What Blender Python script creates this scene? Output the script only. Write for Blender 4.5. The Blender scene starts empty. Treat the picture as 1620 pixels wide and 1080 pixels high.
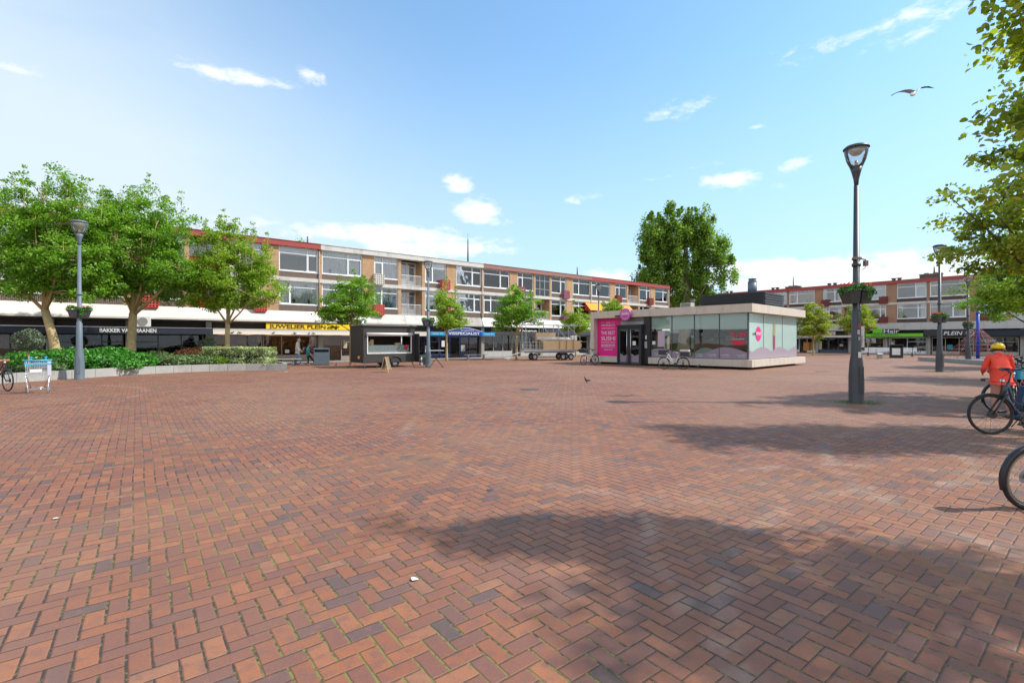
import bpy, bmesh, math, random
import numpy as np
from mathutils import Vector, Matrix, Euler
R = math.radians
sc = bpy.context.scene
COL = sc.collection
# ------------------------------------------------------------------ camera
F = 765.0; CH = 1.6
cam = bpy.data.cameras.new('camera'); camo = bpy.data.objects.new('camera', cam); COL.objects.link(camo)
cam.sensor_fit = 'HORIZONTAL'; cam.sensor_width = 36; cam.lens = 36 * F / 1620
camo.location = (0, 0, CH); camo.rotation_euler = (R(90), 0, 0)
cam.clip_start = 0.05; cam.clip_end = 3000
sc.camera = camo
sc.view_settings.view_transform = 'Standard'; sc.view_settings.look = 'None'
sc.view_settings.gamma = 1.0; sc.view_settings.exposure = 0.86
SUN_EL, SUN_AZ = 47.0, 92.0        # azimuth from +Y towards +X
# ------------------------------------------------------------------ node helper
class NT:
    def __init__(s, tree): s.t = tree; s.n = tree.nodes; s.l = tree.links
    def put(s, sock, v):
        if isinstance(v, bpy.types.NodeSocket): s.l.new(v, sock)
        elif v is not None:
            if sock.type == 'RGBA' and isinstance(v, (tuple, list)) and len(v) == 3: v = (*v, 1)
            sock.default_value = v
    def m(s, op, a, b=None, c=None, clamp=False):
        n = s.n.new('ShaderNodeMath'); n.operation = op; n.use_clamp = clamp
        s.put(n.inputs[0], a); s.put(n.inputs[1], b); s.put(n.inputs[2], c); return n.outputs[0]
    def ss(s, x, a, b):
        n = s.n.new('ShaderNodeMapRange'); n.interpolation_type = 'SMOOTHSTEP'
        s.put(n.inputs[0], x); n.inputs[1].default_value = a; n.inputs[2].default_value = b; return n.outputs[0]
    def mix(s, f, a, b, mode='MIX'):
        n = s.n.new('ShaderNodeMix'); n.data_type = 'RGBA'; n.blend_type = mode
        s.put(n.inputs[0], f); s.put(n.inputs[6], a); s.put(n.inputs[7], b); return n.outputs[2]
    def noise(s, vec, scale, detail=3, rough=.55, out=0, dist=0):
        n = s.n.new('ShaderNodeTexNoise'); s.put(n.inputs['Vector'], vec)
        n.inputs['Scale'].default_value = scale; n.inputs['Detail'].default_value = detail
        n.inputs['Roughness'].default_value = rough; n.inputs['Distortion'].default_value = dist; return n.outputs[out]
    def ramp(s, x, stops, const=False):
        n = s.n.new('ShaderNodeValToRGB'); s.put(n.inputs[0], x); e = n.color_ramp.elements
        if const: n.color_ramp.interpolation = 'CONSTANT'
        while len(e) < len(stops): e.new(.5)
        for k, (p, c) in enumerate(stops): e[k].position = p; e[k].color = (*c, 1)
        return n.outputs[0]
    def comb(s, x, y, z):
        n = s.n.new('ShaderNodeCombineXYZ'); s.put(n.inputs[0], x); s.put(n.inputs[1], y); s.put(n.inputs[2], z); return n.outputs[0]
    def sep(s, v):
        n = s.n.new('ShaderNodeSeparateXYZ'); s.put(n.inputs[0], v); return n.outputs
    def coord(s, which='Object'): return s.n.new('ShaderNodeTexCoord').outputs[which]
    def mapping(s, v, loc=(0,0,0), rot=(0,0,0), scale=(1,1,1)):
        n = s.n.new('ShaderNodeMapping'); s.put(n.inputs[0], v); n.inputs[1].default_value = loc
        n.inputs[2].default_value = rot; n.inputs[3].default_value = scale; return n.outputs[0]
    def bump(s, h, strength=.5, dist=.01):
        n = s.n.new('ShaderNodeBump'); n.inputs['Strength'].default_value = strength
        n.inputs['Distance'].default_value = dist; s.put(n.inputs['Height'], h); return n.outputs[0]
# ------------------------------------------------------------------ world
W = bpy.data.worlds.new('World'); sc.world = W; W.use_nodes = True
g = NT(W.node_tree); g.n.clear()
wo = g.n.new('ShaderNodeOutputWorld'); bg = g.n.new('ShaderNodeBackground'); g.l.new(bg.outputs[0], wo.inputs[0])
sky = g.n.new('ShaderNodeTexSky'); sky.sky_type = 'NISHITA'; sky.sun_disc = False
sky.sun_elevation = R(SUN_EL); sky.sun_rotation = R(SUN_AZ); sky.air_density = 1.0; sky.dust_density = 0.4; sky.ozone_density = 2.2
bg.inputs[1].default_value = 0.15
d = g.n.new('ShaderNodeTexCoord').outputs['Generated']
dx, dy, dz = g.sep(d)
az = g.m('ARCTAN2', dx, dy); el = g.m('ARCSINE', dz)
azel = g.comb(az, g.m('MULTIPLY', el, 2.3), 0)
n1 = g.noise(azel, 7, 7, .62, dist=.35); n2 = g.noise(azel, 2.6, 5, .6, dist=.6)
def ae(px, py):
    x, z = (px - 810) / F, (540 - py) / F
    return math.atan2(x, 1), math.asin(z / math.sqrt(1 + x*x + z*z))
def blob(px, py, wx, wy, amp, tilt=0.0):
    a0, e0 = ae(px, py); a1 = ae(px + wx, py)[0] - ae(px - wx, py)[0]
    e1 = ae(px, py - wy)[1] - ae(px, py + wy)[1]
    u = g.m('MULTIPLY', g.m('SUBTRACT', az, a0), 2 / a1)
    v = g.m('MULTIPLY', g.m('SUBTRACT', el, e0), 2 / e1)
    if tilt: v = g.m('SUBTRACT', v, g.m('MULTIPLY', u, tilt))
    q = g.m('ADD', g.m('MULTIPLY', u, u), g.m('MULTIPLY', v, v))
    return g.m('MULTIPLY', g.m('EXPONENT', g.m('MULTIPLY', q, -.55)), amp)
B = [(360,118,105,15,.9,0),(490,118,24,16,.8,-.3),(25,108,45,9,.6,0),(725,292,26,18,.9,0),(752,330,48,24,.95,-.4),(790,345,22,14,.6,0),
     (925,311,32,11,.8,.4),(1062,178,68,22,.62,.3),(1150,284,46,13,.9,0),(1140,258,60,9,.65,0),(1180,300,110,10,.4,0),(1262,258,46,12,.7,.3),(1210,270,70,12,.35,0),
     (1045,282,60,9,.45,0),(1200,202,20,7,.45,0),(1430,42,150,34,.72,.2),(1330,62,120,30,.5,.2),(1335,238,26,8,.5,0),(1530,300,70,16,.6,0),
     (1540,330,60,12,.6,0),(430,320,16,10,.5,0),(600,372,210,18,.95,-.1),(680,392,120,16,1.0,0),(470,360,110,14,.8,0),(140,300,40,12,.5,0),
     (1300,422,240,20,1.1,0),(1330,440,330,26,1.1,0),(960,442,60,14,.9,0),(1100,440,120,18,1.0,0),(900,465,500,20,.6,0)]
tot = None
for b in B:
    o = blob(*b); tot = o if tot is None else g.m('MAXIMUM', tot, o)
n3 = g.noise(azel, 22, 6, .68, dist=.5)
fb = g.m('ADD', g.m('MULTIPLY', n1, .62), g.m('MULTIPLY', n3, .38))
thr = g.m('SUBTRACT', .71, g.m('MULTIPLY', tot, .37))
cl = g.ss(g.m('SUBTRACT', fb, thr), -.03, .17)
cl = g.m('MULTIPLY', cl, g.ss(tot, .02, .45))
# unseen white cloud added behind the camera to whiten the fill light; also reflected
back = g.m('MULTIPLY', g.ss(g.m('MULTIPLY', dy, -1), -.1, .3), g.ss(n2, .30, .52))
cl = g.m('MAXIMUM', cl, back)
# thin veil of cirrus on the left of the view
veil = g.m('MULTIPLY', blob(-60, 300, 640, 330, 1.15, -.25), g.m('ADD', .5, g.m('MULTIPLY', n2, .8)))
low = g.m('MULTIPLY', g.m('SUBTRACT', 1, g.ss(el, .0, .60)), .78)
c = g.mix(1.0, sky.outputs[0], (.80, 1.04, 1.06), 'MULTIPLY')
c = g.mix(.10, c, (2.2, 2.9, 3.4))
c = g.mix(low, c, (2.3, 3.0, 3.7))
c = g.mix(g.m('MINIMUM', veil, .82), c, (3.1, 3.5, 3.75))
c = g.mix(g.m('MULTIPLY', cl, .88), c, (4.3, 4.4, 4.5))
g.l.new(c, bg.inputs[0])
# ------------------------------------------------------------------ sun
sl = bpy.data.lights.new('sun', 'SUN'); sl.energy = 2.8; sl.angle = R(.8); sl.color = (1, .955, .89)
so = bpy.data.objects.new('sun', sl); COL.objects.link(so)
sv = Vector((math.sin(R(SUN_AZ)) * math.cos(R(SUN_EL)), math.cos(R(SUN_AZ)) * math.cos(R(SUN_EL)), math.sin(R(SUN_EL))))
so.rotation_euler = sv.to_track_quat('Z', 'Y').to_euler(); so.location = (40, 0, 60)
# ------------------------------------------------------------------ materials
MATS = {}
def newmat(name):
    m = bpy.data.materials.new(name); m.use_nodes = True; t = NT(m.node_tree)
    p = t.n['Principled BSDF']; MATS[name] = m; return m, t, p
def M(name, col, rough=.6, metal=0, var=.12, scale=6, bump=0, spec=.5, coat=0, dirt=0):
    if name in MATS: return MATS[name]
    m, t, p = newmat(name)
    co = t.coord()
    n = t.noise(co, scale, 5, .6)
    k = t.m('ADD', 1 - var, t.m('MULTIPLY', n, 2 * var))
    c = t.mix(1, tuple(col), t.comb(k, k, k), 'MULTIPLY')
    if dirt:
        n3 = t.noise(t.mapping(co, scale=(1, 1, .35)), 1.7, 6, .7)
        c = t.mix(t.m('MULTIPLY', t.ss(n3, .48, .72), dirt), c, (.13, .11, .085))
    t.put(p.inputs['Base Color'], c)
    t.put(p.inputs['Roughness'], t.m('ADD', rough - .08, t.m('MULTIPLY', n, .16), clamp=True))
    p.inputs['Metallic'].default_value = metal; p.inputs['Specular IOR Level'].default_value = spec
    p.inputs['Coat Weight'].default_value = coat
    if bump: t.put(p.inputs['Normal'], t.bump(t.noise(co, scale * 8, 4, .7), .6, bump))
    return m
def brickmat(name, c1, c2, mort, bw=.22, bh=.065, rough=.85):
    m, t, p = newmat(name)
    x, y, z = t.sep(t.coord())
    v = t.comb(t.m('ADD', x, y), z, 0)
    b = t.n.new('ShaderNodeTexBrick'); t.put(b.inputs['Vector'], v)
    b.inputs['Scale'].default_value = 1; b.inputs['Brick Width'].default_value = bw; b.inputs['Row Height'].default_value = bh
    b.inputs['Mortar Size'].default_value = .006; b.inputs['Color1'].default_value = (*c1, 1); b.inputs['Color2'].default_value = (*c2, 1)
    b.inputs['Mortar'].default_value = (*mort, 1); b.inputs['Bias'].default_value = 0
    n = t.noise(t.coord(), .8, 5, .6); k = t.m('ADD', .72, t.m('MULTIPLY', n, .56))
    t.put(p.inputs['Base Color'], t.mix(1, b.outputs[0], t.comb(k, k, k), 'MULTIPLY'))
    p.inputs['Roughness'].default_value = rough; t.put(p.inputs['Normal'], t.bump(b.outputs[1], .5, -.006)); return m
def leafmat(name, dark, mid, light, trans=.35):
    m = bpy.data.materials.new(name); m.use_nodes = True; t = NT(m.node_tree); p = t.n['Principled BSDF']; MATS[name] = m
    geo = t.n.new('ShaderNodeNewGeometry'); r = geo.outputs['Random Per Island']
    n = t.noise(t.coord(), .9, 3, .6)
    x = t.m('ADD', t.m('MULTIPLY', r, .75), t.m('MULTIPLY', t.m('SUBTRACT', n, .4), .9), clamp=True)
    c = t.ramp(x, [(0, dark), (.5, mid), (1, light)])
    t.put(p.inputs['Base Color'], c); p.inputs['Roughness'].default_value = .42; p.inputs['Specular IOR Level'].default_value = .35
    tr = t.n.new('ShaderNodeBsdfTranslucent'); t.put(tr.inputs[0], t.mix(1, c, (1.5, 1.6, .6), 'MULTIPLY'))
    mx = t.n.new('ShaderNodeMixShader'); mx.inputs[0].default_value = trans
    t.l.new(p.outputs[0], mx.inputs[1]); t.l.new(tr.outputs[0], mx.inputs[2]); t.l.new(mx.outputs[0], t.n['Material Output'].inputs[0]); return m
def glassmat(name, tint=(.75, .8, .8), ior=1.6, rough=.01, op=0.0, opc=(.03, .035, .04)):
    m = bpy.data.materials.new(name); m.use_nodes = True; t = NT(m.node_tree); t.n.remove(t.n['Principled BSDF']); MATS[name] = m
    fr = t.n.new('ShaderNodeFresnel'); fr.inputs[0].default_value = ior
    t.put(fr.inputs[1], t.bump(t.noise(t.coord(), .9, 2, .5), .12, .02))
    gl = t.n.new('ShaderNodeBsdfGlossy'); gl.inputs['Roughness'].default_value = rough; gl.inputs[0].default_value = (.95, .97, 1, 1)
    t.put(gl.inputs['Normal'], t.bump(t.noise(t.coord(), .9, 2, .5), .12, .02))
    tr = t.n.new('ShaderNodeBsdfTransparent'); tr.inputs[0].default_value = (*tint, 1); under = tr.outputs[0]
    if op:
        df = t.n.new('ShaderNodeBsdfDiffuse'); df.inputs[0].default_value = (*opc, 1)
        mm = t.n.new('ShaderNodeMixShader'); mm.inputs[0].default_value = op
        t.l.new(tr.outputs[0], mm.inputs[1]); t.l.new(df.outputs[0], mm.inputs[2]); under = mm.outputs[0]
    mx = t.n.new('ShaderNodeMixShader'); t.l.new(fr.outputs[0], mx.inputs[0]); t.l.new(under, mx.inputs[1]); t.l.new(gl.outputs[0], mx.inputs[2])
    t.l.new(mx.outputs[0], t.n['Material Output'].inputs[0]); return m
def goodsmat(name, stops, rough=.6):
    m, t, p = newmat(name); geo = t.n.new('ShaderNodeNewGeometry')
    t.put(p.inputs['Base Color'], t.ramp(geo.outputs['Random Per Island'], stops, True)); p.inputs['Roughness'].default_value = rough; return m

def paving():
    m, t, p = newmat('herringbone_clinkers')
    co = t.coord()
    pw = .1035
    v = t.mapping(co, rot=(0, 0, 0), scale=(1, 1, 1))
    x, y, z = t.sep(v)
    ca, sa = .790, .613
    wob = t.noise(co, 9, 2, .5); wob2 = t.noise(t.mapping(co, loc=(7, 3, 0)), 9, 2, .5)
    wl = t.noise(co, .35, 2, .5); wl2 = t.noise(t.mapping(co, loc=(31, 13, 0)), .35, 2, .5)
    u = t.m('ADD', t.m('MULTIPLY', x, ca / pw), t.m('MULTIPLY', y, sa / pw))
    w = t.m('ADD', t.m('MULTIPLY', x, -sa / pw), t.m('MULTIPLY', y, ca / pw))
    u = t.m('ADD', t.m('ADD', u, t.m('MULTIPLY', wob, .07)), t.m('MULTIPLY', wl, .7))
    w = t.m('ADD', t.m('ADD', w, t.m('MULTIPLY', wob2, .07)), t.m('MULTIPLY', wl2, .7))
    i = t.m('FLOOR', u); j = t.m('FLOOR', w); fu = t.m('FRACT', u); fv = t.m('FRACT', w)
    k = t.m('FLOORED_MODULO', t.m('SUBTRACT', i, j), 4)
    is0 = t.m('COMPARE', k, 0, .3); is1 = t.m('COMPARE', k, 1, .3); is2 = t.m('COMPARE', k, 2, .3); is3 = t.m('COMPARE', k, 3, .3)
    H = t.m('ADD', is0, is1); V = t.m('ADD', is2, is3)
    mu = t.m('MINIMUM', fu, t.m('SUBTRACT', 1, fu)); mv = t.m('MINIMUM', fv, t.m('SUBTRACT', 1, fv))
    du = t.m('ADD', t.m('ADD', t.m('MULTIPLY', is0, fu), t.m('MULTIPLY', is1, t.m('SUBTRACT', 1, fu))), t.m('MULTIPLY', V, mu))
    dv = t.m('ADD', t.m('ADD', t.m('MULTIPLY', is3, fv), t.m('MULTIPLY', is2, t.m('SUBTRACT', 1, fv))), t.m('MULTIPLY', H, mv))
    idv = t.comb(t.m('SUBTRACT', i, is1), t.m('SUBTRACT', j, is2), V)
    wn = t.n.new('ShaderNodeTexWhiteNoise'); t.put(wn.inputs[0], idv); rv = wn.outputs[0]
    r1, r2, r3 = t.sep(wn.outputs[1])
    base = t.ramp(rv, [(0, (.105, .092, .090)), (.045, (.14, .10, .095)), (.13, (.20, .104, .080)), (.34, (.245, .112, .073)), (.58, (.285, .122, .068)),
                       (.80, (.325, .138, .069)), (.95, (.36, .160, .078)), (1, (.32, .17, .10))])
    # each clinker is marbled: its fired face drifts from orange to plum
    inn = t.noise(t.mapping(co, scale=(1, 1, 1)), 11, 5, .65)
    fine = t.noise(co, 90, 4, .7)
    base = t.mix(t.m('MULTIPLY', t.ss(inn, .44, .64), .62), base, (.19, .108, .092))
    inn2 = t.noise(t.mapping(co, loc=(3, 8, 0)), 17, 5, .7)
    base = t.mix(t.m('MULTIPLY', t.ss(inn2, .52, .70), .45), base, (.36, .135, .08))
    kk = t.m('ADD', .56, t.m('MULTIPLY', fine, .62)); base = t.mix(1, base, t.comb(kk, kk, kk), 'MULTIPLY')
    # regional soiling and dust; the ramp far right paints in grazing-view paleness
    reg = t.noise(co, .22, 5, .6); reg2 = t.noise(t.mapping(co, loc=(11, 5, 0)), .9, 6, .7)
    base = t.mix(t.m('MULTIPLY', t.ss(reg2, .56, .74), .38), base, (.15, .085, .075))
    dusty = t.m('ADD', t.m('MULTIPLY', t.ss(reg, .38, .66), .42), t.m('MULTIPLY', t.ss(t.m('ADD', x, t.m('MULTIPLY', y, .35)), 2, 22), .34))
    base = t.mix(t.m('MINIMUM', dusty, .72), base, (.30, .195, .13))
    # pale tyre scuffs: arcs of worn dust
    for (cx, cy, r0, wd, st) in ((4.1, 3.2, 3.1, .07, .42), (9.0, 4.2, 5.3, .08, .36), (2.6, 9.4, 4.6, .08, .3), (-16, 12.6, 5.2, .12, .3), (5.2, 1.2, 4.3, .07, .42)):
        ddx = t.m('SUBTRACT', x, cx); ddy = t.m('SUBTRACT', y, cy)
        rr = t.m('SQRT', t.m('ADD', t.m('MULTIPLY', ddx, ddx), t.m('MULTIPLY', ddy, ddy)))
        q = t.m('ABSOLUTE', t.m('SUBTRACT', t.m('ADD', rr, t.m('MULTIPLY', reg2, .5)), r0 + .25))
        a = t.m('MULTIPLY', t.m('SUBTRACT', 1, t.ss(q, 0, wd * 2.2)), t.m('MULTIPLY', t.ss(reg2, .42, .6), st))
        base = t.mix(a, base, (.40, .31, .24))
    # droppings and gum
    vo = t.n.new('ShaderNodeTexVoronoi'); t.put(vo.inputs['Vector'], co); vo.inputs['Scale'].default_value = 2.3
    vr = t.sep(vo.outputs['Color'])[0]
    spot = t.m('MULTIPLY', t.m('SUBTRACT', 1, t.ss(t.m('ADD', vo.outputs['Distance'], t.m('MULTIPLY', fine, .05)), .045, .075)), t.m('GREATER_THAN', vr, .86))
    base = t.mix(t.m('MULTIPLY', spot, .85), base, (.66, .62, .56))
    vo2 = t.n.new('ShaderNodeTexVoronoi'); t.put(vo2.inputs['Vector'], t.mapping(co, loc=(5, 2, 0))); vo2.inputs['Scale'].default_value = 3.1
    vr2 = t.sep(vo2.outputs['Color'])[1]
    spot2 = t.m('MULTIPLY', t.m('SUBTRACT', 1, t.ss(vo2.outputs['Distance'], .05, .07)), t.m('GREATER_THAN', vr2, .8))
    base = t.mix(t.m('MULTIPLY', spot2, .6), base, (.07, .06, .055))
    # joints: open and mossy one way, tight the other
    jn = t.noise(co, 5, 4, .6)
    wu = t.m('ADD', .018, t.m('MULTIPLY', t.ss(jn, .3, .7), .042)); wv = t.m('ADD', .012, t.m('MULTIPLY', t.ss(jn, .4, .75), .02))
    ju = t.m('SUBTRACT', 1, t.ss(t.m('SUBTRACT', du, wu), -.004, .03)); jv = t.m('SUBTRACT', 1, t.ss(t.m('SUBTRACT', dv, wv), -.004, .03))
    jm = t.m('MAXIMUM', ju, jv)
    moss = t.ss(t.m('ADD', t.noise(co, 26, 4, .7), t.m('MULTIPLY', t.m('SUBTRACT', t.noise(t.mapping(co, loc=(2, 9, 0)), .5, 3), .5), .8)), .42, .62)
    jc = t.mix(t.m('MULTIPLY', moss, t.m('ADD', .25, t.m('MULTIPLY', ju, .7))), (.055, .04, .03), (.19, .18, .045))
    base = t.mix(1, base, (1.0, .88, .85), 'MULTIPLY')
    col = t.mix(jm, base, jc)
    t.put(p.inputs['Base Color'], col)
    t.put(p.inputs['Roughness'], t.m('ADD', .62, t.m('MULTIPLY', r2, .22)))
    p.inputs['Specular IOR Level'].default_value = .38
    hgt = t.m('ADD', t.m('MULTIPLY', t.ss(t.m('MINIMUM', t.m('SUBTRACT', du, wu), t.m('SUBTRACT', dv, wv)), -.02, .09), 1),
              t.m('ADD', t.m('MULTIPLY', fine, .10), t.m('ADD', t.m('MULTIPLY', r1, .28), t.m('MULTIPLY', t.m('MULTIPLY', t.m('SUBTRACT', r3, .5), t.m('SUBTRACT', fu, fv)), .5))))
    t.put(p.inputs['Normal'], t.bump(hgt, .9, .006))
    return m
# ------------------------------------------------------------------ mesh builder
class MB:
    def __init__(s): s.v = []; s.f = []; s.mi = []; s.sm = []
    def add(s, vs, fs, mi=0, smooth=False):
        o = len(s.v); s.v += [tuple(q) for q in vs]
        for f in fs: s.f.append([o + i for i in f]); s.mi.append(mi); s.sm.append(smooth)
        return s
    def box(s, x0, x1, y0, y1, z0, z1, mi=0):
        vs = [(x, y, z) for z in (z0, z1) for (x, y) in ((x0, y0), (x1, y0), (x1, y1), (x0, y1))]
        return s.add(vs, [(3,2,1,0),(4,5,6,7),(0,1,5,4),(1,2,6,5),(2,3,7,6),(3,0,4,7)], mi)
    def bar(s, p0, p1, w, h=None, mi=0, up=(0,0,1)):
        p0, p1 = Vector(p0), Vector(p1); h = h or w; a = (p1 - p0).normalized(); u = Vector(up)
        if abs(a.dot(u)) > .98: u = Vector((1, 0, 0))
        r = a.cross(u).normalized() * w / 2; u2 = r.cross(a).normalized() * h / 2
        vs = [p + i * r + j * u2 for p in (p0, p1) for (i, j) in ((-1,-1),(1,-1),(1,1),(-1,1))]
        return s.add(vs, [(3,2,1,0),(4,5,6,7),(0,1,5,4),(1,2,6,5),(2,3,7,6),(3,0,4,7)], mi)
    def cyl(s, p0, p1, r0, r1=None, n=12, mi=0, cap=True):
        return s.tube([p0, p1], [r0, r0 if r1 is None else r1], n, mi, cap)
    def tube(s, pts, rs, n=8, mi=0, cap=True, closed=False):
        pts = [Vector(q) for q in pts]; L = len(pts)
        if not hasattr(rs, '__len__'): rs = [rs] * L
        vs = []; prev = None
        for i, q in enumerate(pts):
            if closed: a = pts[(i + 1) % L] - pts[i - 1]
            else: a = pts[min(i + 1, L - 1)] - pts[max(i - 1, 0)]
            a = a.normalized() if a.length > 1e-9 else Vector((0, 0, 1))
            if prev is None:
                u = Vector((0, 0, 1)) if abs(a.z) < .9 else Vector((1, 0, 0))
                r = a.cross(u).normalized()
            else:
                r = (prev - a * prev.dot(a)); r = r.normalized() if r.length > 1e-6 else prev
            prev = r; w = a.cross(r)
            for k in range(n):
                t = 2 * math.pi * k / n; vs.append(q + (r * math.cos(t) + w * math.sin(t)) * rs[i])
        fs = []
        for i in range(L if closed else L - 1):
            for k in range(n):
                a0, b0 = i * n + k, i * n + (k + 1) % n; a1, b1 = ((i + 1) % L) * n + k, ((i + 1) % L) * n + (k + 1) % n
                fs.append((a0, b0, b1, a1))
        s.add(vs, fs, mi, True)
        if cap and not closed:
            o = len(s.v) - len(vs); s.f.append([o + k for k in range(n)][::-1]); s.mi.append(mi); s.sm.append(False)
            s.f.append([o + (L - 1) * n + k for k in range(n)]); s.mi.append(mi); s.sm.append(False)
        return s
    def prism(s, poly, y0, y1, mi=0):      # polygon in xz, extruded along y
        n = len(poly); vs = [(x, y0, z) for x, z in poly] + [(x, y1, z) for x, z in poly]
        return s.add(vs, [tuple(range(n)), tuple(range(2*n-1, n-1, -1))] + [(i, i + n, (i+1) % n + n, (i+1) % n) for i in range(n)], mi)
    def slab(s, poly, z0, z1, mi=0):       # polygon in xy, extruded along z
        n = len(poly); vs = [(x, y, z0) for x, y in poly] + [(x, y, z1) for x, y in poly]
        return s.add(vs, [tuple(range(n-1, -1, -1)), tuple(range(n, 2*n))] + [(i, (i+1) % n, (i+1) % n + n, i + n) for i in range(n)], mi)
    def sphere(s, c, r, nu=12, nv=8, mi=0, sc_=(1,1,1)):
        vs = [(c[0], c[1], c[2] - r*sc_[2])]; 
        for j in range(1, nv):
            ph = math.pi * j / nv - math.pi / 2
            for i in range(nu):
                th = 2 * math.pi * i / nu
                vs.append((c[0] + r*sc_[0]*math.cos(ph)*math.cos(th), c[1] + r*sc_[1]*math.cos(ph)*math.sin(th), c[2] + r*sc_[2]*math.sin(ph)))
        vs.append((c[0], c[1], c[2] + r*sc_[2])); e = len(vs) - 1; fs = []
        for i in range(nu):
            fs.append((0, 1 + (i+1) % nu, 1 + i)); fs.append((e, e - nu + i, e - nu + (i+1) % nu))
            for j in range(nv - 2):
                a = 1 + j*nu; fs.append((a + i, a + (i+1) % nu, a + nu + (i+1) % nu, a + nu + i))
        return s.add(vs, fs, mi, True)
    def xf(s, mat, start=0):
        for i in range(start, len(s.v)): s.v[i] = tuple(mat @ Vector(s.v[i]))
        return s
    def build(s, name, mats, parent=None, bevel=0, label=None):
        me = bpy.data.meshes.new(name); me.from_pydata(s.v, [], s.f)
        if not isinstance(mats, (list, tuple)): mats = [mats]
        for m in mats: me.materials.append(m)
        me.polygons.foreach_set('material_index', s.mi); me.polygons.foreach_set('use_smooth', s.sm); me.update()
        o = bpy.data.objects.new(name, me); COL.objects.link(o)
        if parent: o.parent = parent
        if bevel:
            b = o.modifiers.new('bevel', 'BEVEL'); b.width = bevel; b.segments = 2; b.limit_method = 'ANGLE'
        if label: o['label'] = label
        return o
def tag(o, label, cat, group=None, kind=None):
    o['label'] = label; o['category'] = cat
    if group: o['group'] = group
    if kind: o['kind'] = kind
    return o
def thing(name, label, cat, loc=(0,0,0), rz=0, group=None):
    o = bpy.data.objects.new(name, None); COL.objects.link(o); o.location = loc; o.rotation_euler = (0, 0, rz)
    o.empty_display_size = .2
    return tag(o, label, cat, group)
def struct(o): o['kind'] = 'structure'; return o
def copy_tree(o, parent=None):
    c = o.copy(); COL.objects.link(c); c.parent = parent
    for ch in list(o.children): copy_tree(ch, c)
    return c
def at(px, Y): return (px - 810) / F * Y
def gnd(px, py):
    Y = CH * F / (py - 540); return Vector((at(px, Y), Y, 0))
def text(body, size, mat, parent, loc, name='lettering', width=None, rot=(90, 0, 0), off=0.0, shear=0, ext=.012, align='LEFT'):
    cu = bpy.data.curves.new(name, 'FONT'); cu.body = body; cu.size = size; cu.extrude = ext; cu.offset = off; cu.shear = shear; cu.align_x = align
    o = bpy.data.objects.new(name, cu); COL.objects.link(o)
    bpy.context.view_layer.update()
    dg = bpy.context.evaluated_depsgraph_get()
    me = bpy.data.meshes.new_from_object(o.evaluated_get(dg)); COL.objects.unlink(o); bpy.data.objects.remove(o)
    if width:
        xs = [v.co.x for v in me.vertices]; k = width / (max(xs) - min(xs))
        for v in me.vertices: v.co.x *= k
    me.materials.clear(); me.materials.append(mat)
    r = bpy.data.objects.new(name, me); COL.objects.link(r); r.location = loc; r.rotation_euler = tuple(R(a) for a in rot); r.parent = parent
    return r
# ------------------------------------------------------------------ palette
white = M('white_paint', (.74, .74, .72), .45, var=.05, dirt=.15)
whiteplastic = M('white_frame', (.78, .79, .79), .35, var=.04)
slabw = M('weathered_white_concrete', (.58, .56, .52), .8, var=.12, dirt=.35, scale=3)
cream = M('cream_awning_cloth', (.66, .61, .54), .85, var=.06, scale=1.5)
roughcon = M('pebbled_concrete', (.44, .41, .37), .9, var=.35, scale=14, dirt=.55, bump=.01)
brickA = brickmat('tan_brick', (.54, .32, .16), (.43, .245, .12), (.30, .26, .21))
brickB = brickmat('shaded_brick', (.44, .24, .14), (.35, .19, .11), (.24, .2, .17))  # browner than the tan brick: shade on this row put into the colour
redtrim = M('red_roof_trim', (.34, .055, .045), .5, var=.1)
rosetrim = M('rose_roof_trim', (.30, .14, .12), .7, var=.25, dirt=.3)
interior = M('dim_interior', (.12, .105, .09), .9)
warmint = M('warm_interior', (.30, .17, .09), .9, var=.5, scale=1.2)
curt = M('pale_curtain', (.84, .84, .82), .9, var=.12, scale=3)
curtb = M('beige_curtain', (.50, .40, .27), .9, var=.12, scale=3)
curtblue = M('blue_blind', (.03, .14, .34), .8, var=.05)
glass = glassmat('window_glass', (.92, .94, .95), 1.85)
shopglass = glassmat('shop_glass', (.60, .62, .62), 1.5)
black = M('black_paint', (.022, .023, .026), .45, var=.2)
navy = M('navy_black_cloth', (.02, .024, .04), .7, var=.1)
dkgrey = M('anthracite_metal', (.055, .06, .066), .45, var=.2, metal=.2)
lampblack = M('charcoal_lamp_paint', (.05, .054, .062), .42, var=.25, scale=4, dirt=.2)
lampblue = M('slate_lamp_paint', (.115, .15, .18), .5, var=.2, scale=4, dirt=.25)
steel = M('galvanised_steel', (.48, .49, .5), .35, metal=.8, var=.15)
chrome = M('bright_metal', (.7, .7, .72), .2, metal=1, var=.05)
rubber = M('tyre_rubber', (.02, .02, .02), .75, var=.2)
stone = M('pale_stone_cladding', (.56, .49, .41), .75, var=.14, scale=5, dirt=.28, bump=.002)
kerbc = M('grey_concrete', (.36, .35, .32), .85, var=.18, scale=3, dirt=.4, bump=.003)
bark = M('grey_brown_bark', (.42, .31, .15), .95, var=.45, scale=9, bump=.02)
barkd = M('dark_bark', (.11, .085, .065), .95, var=.4, scale=9, bump=.02)
woodm = M('pine_wood', (.46, .29, .14), .7, var=.25, scale=9)
plankm = M('sawn_boards', (.55, .38, .22), .8, var=.3, scale=12)
pink = M('magenta_panel', (.76, .012, .25), .45, var=.03)
mint = M('mint_blind', (.72, .84, .81), .6, var=.05, scale=2)
mauve = M('mauve_film', (.27, .21, .27), .5, var=.08)
soil = M('dark_soil', (.06, .045, .03), .95, var=.5, scale=12)
yel = M('yellow_sign', (.80, .52, .01), .45, var=.03)
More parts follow.
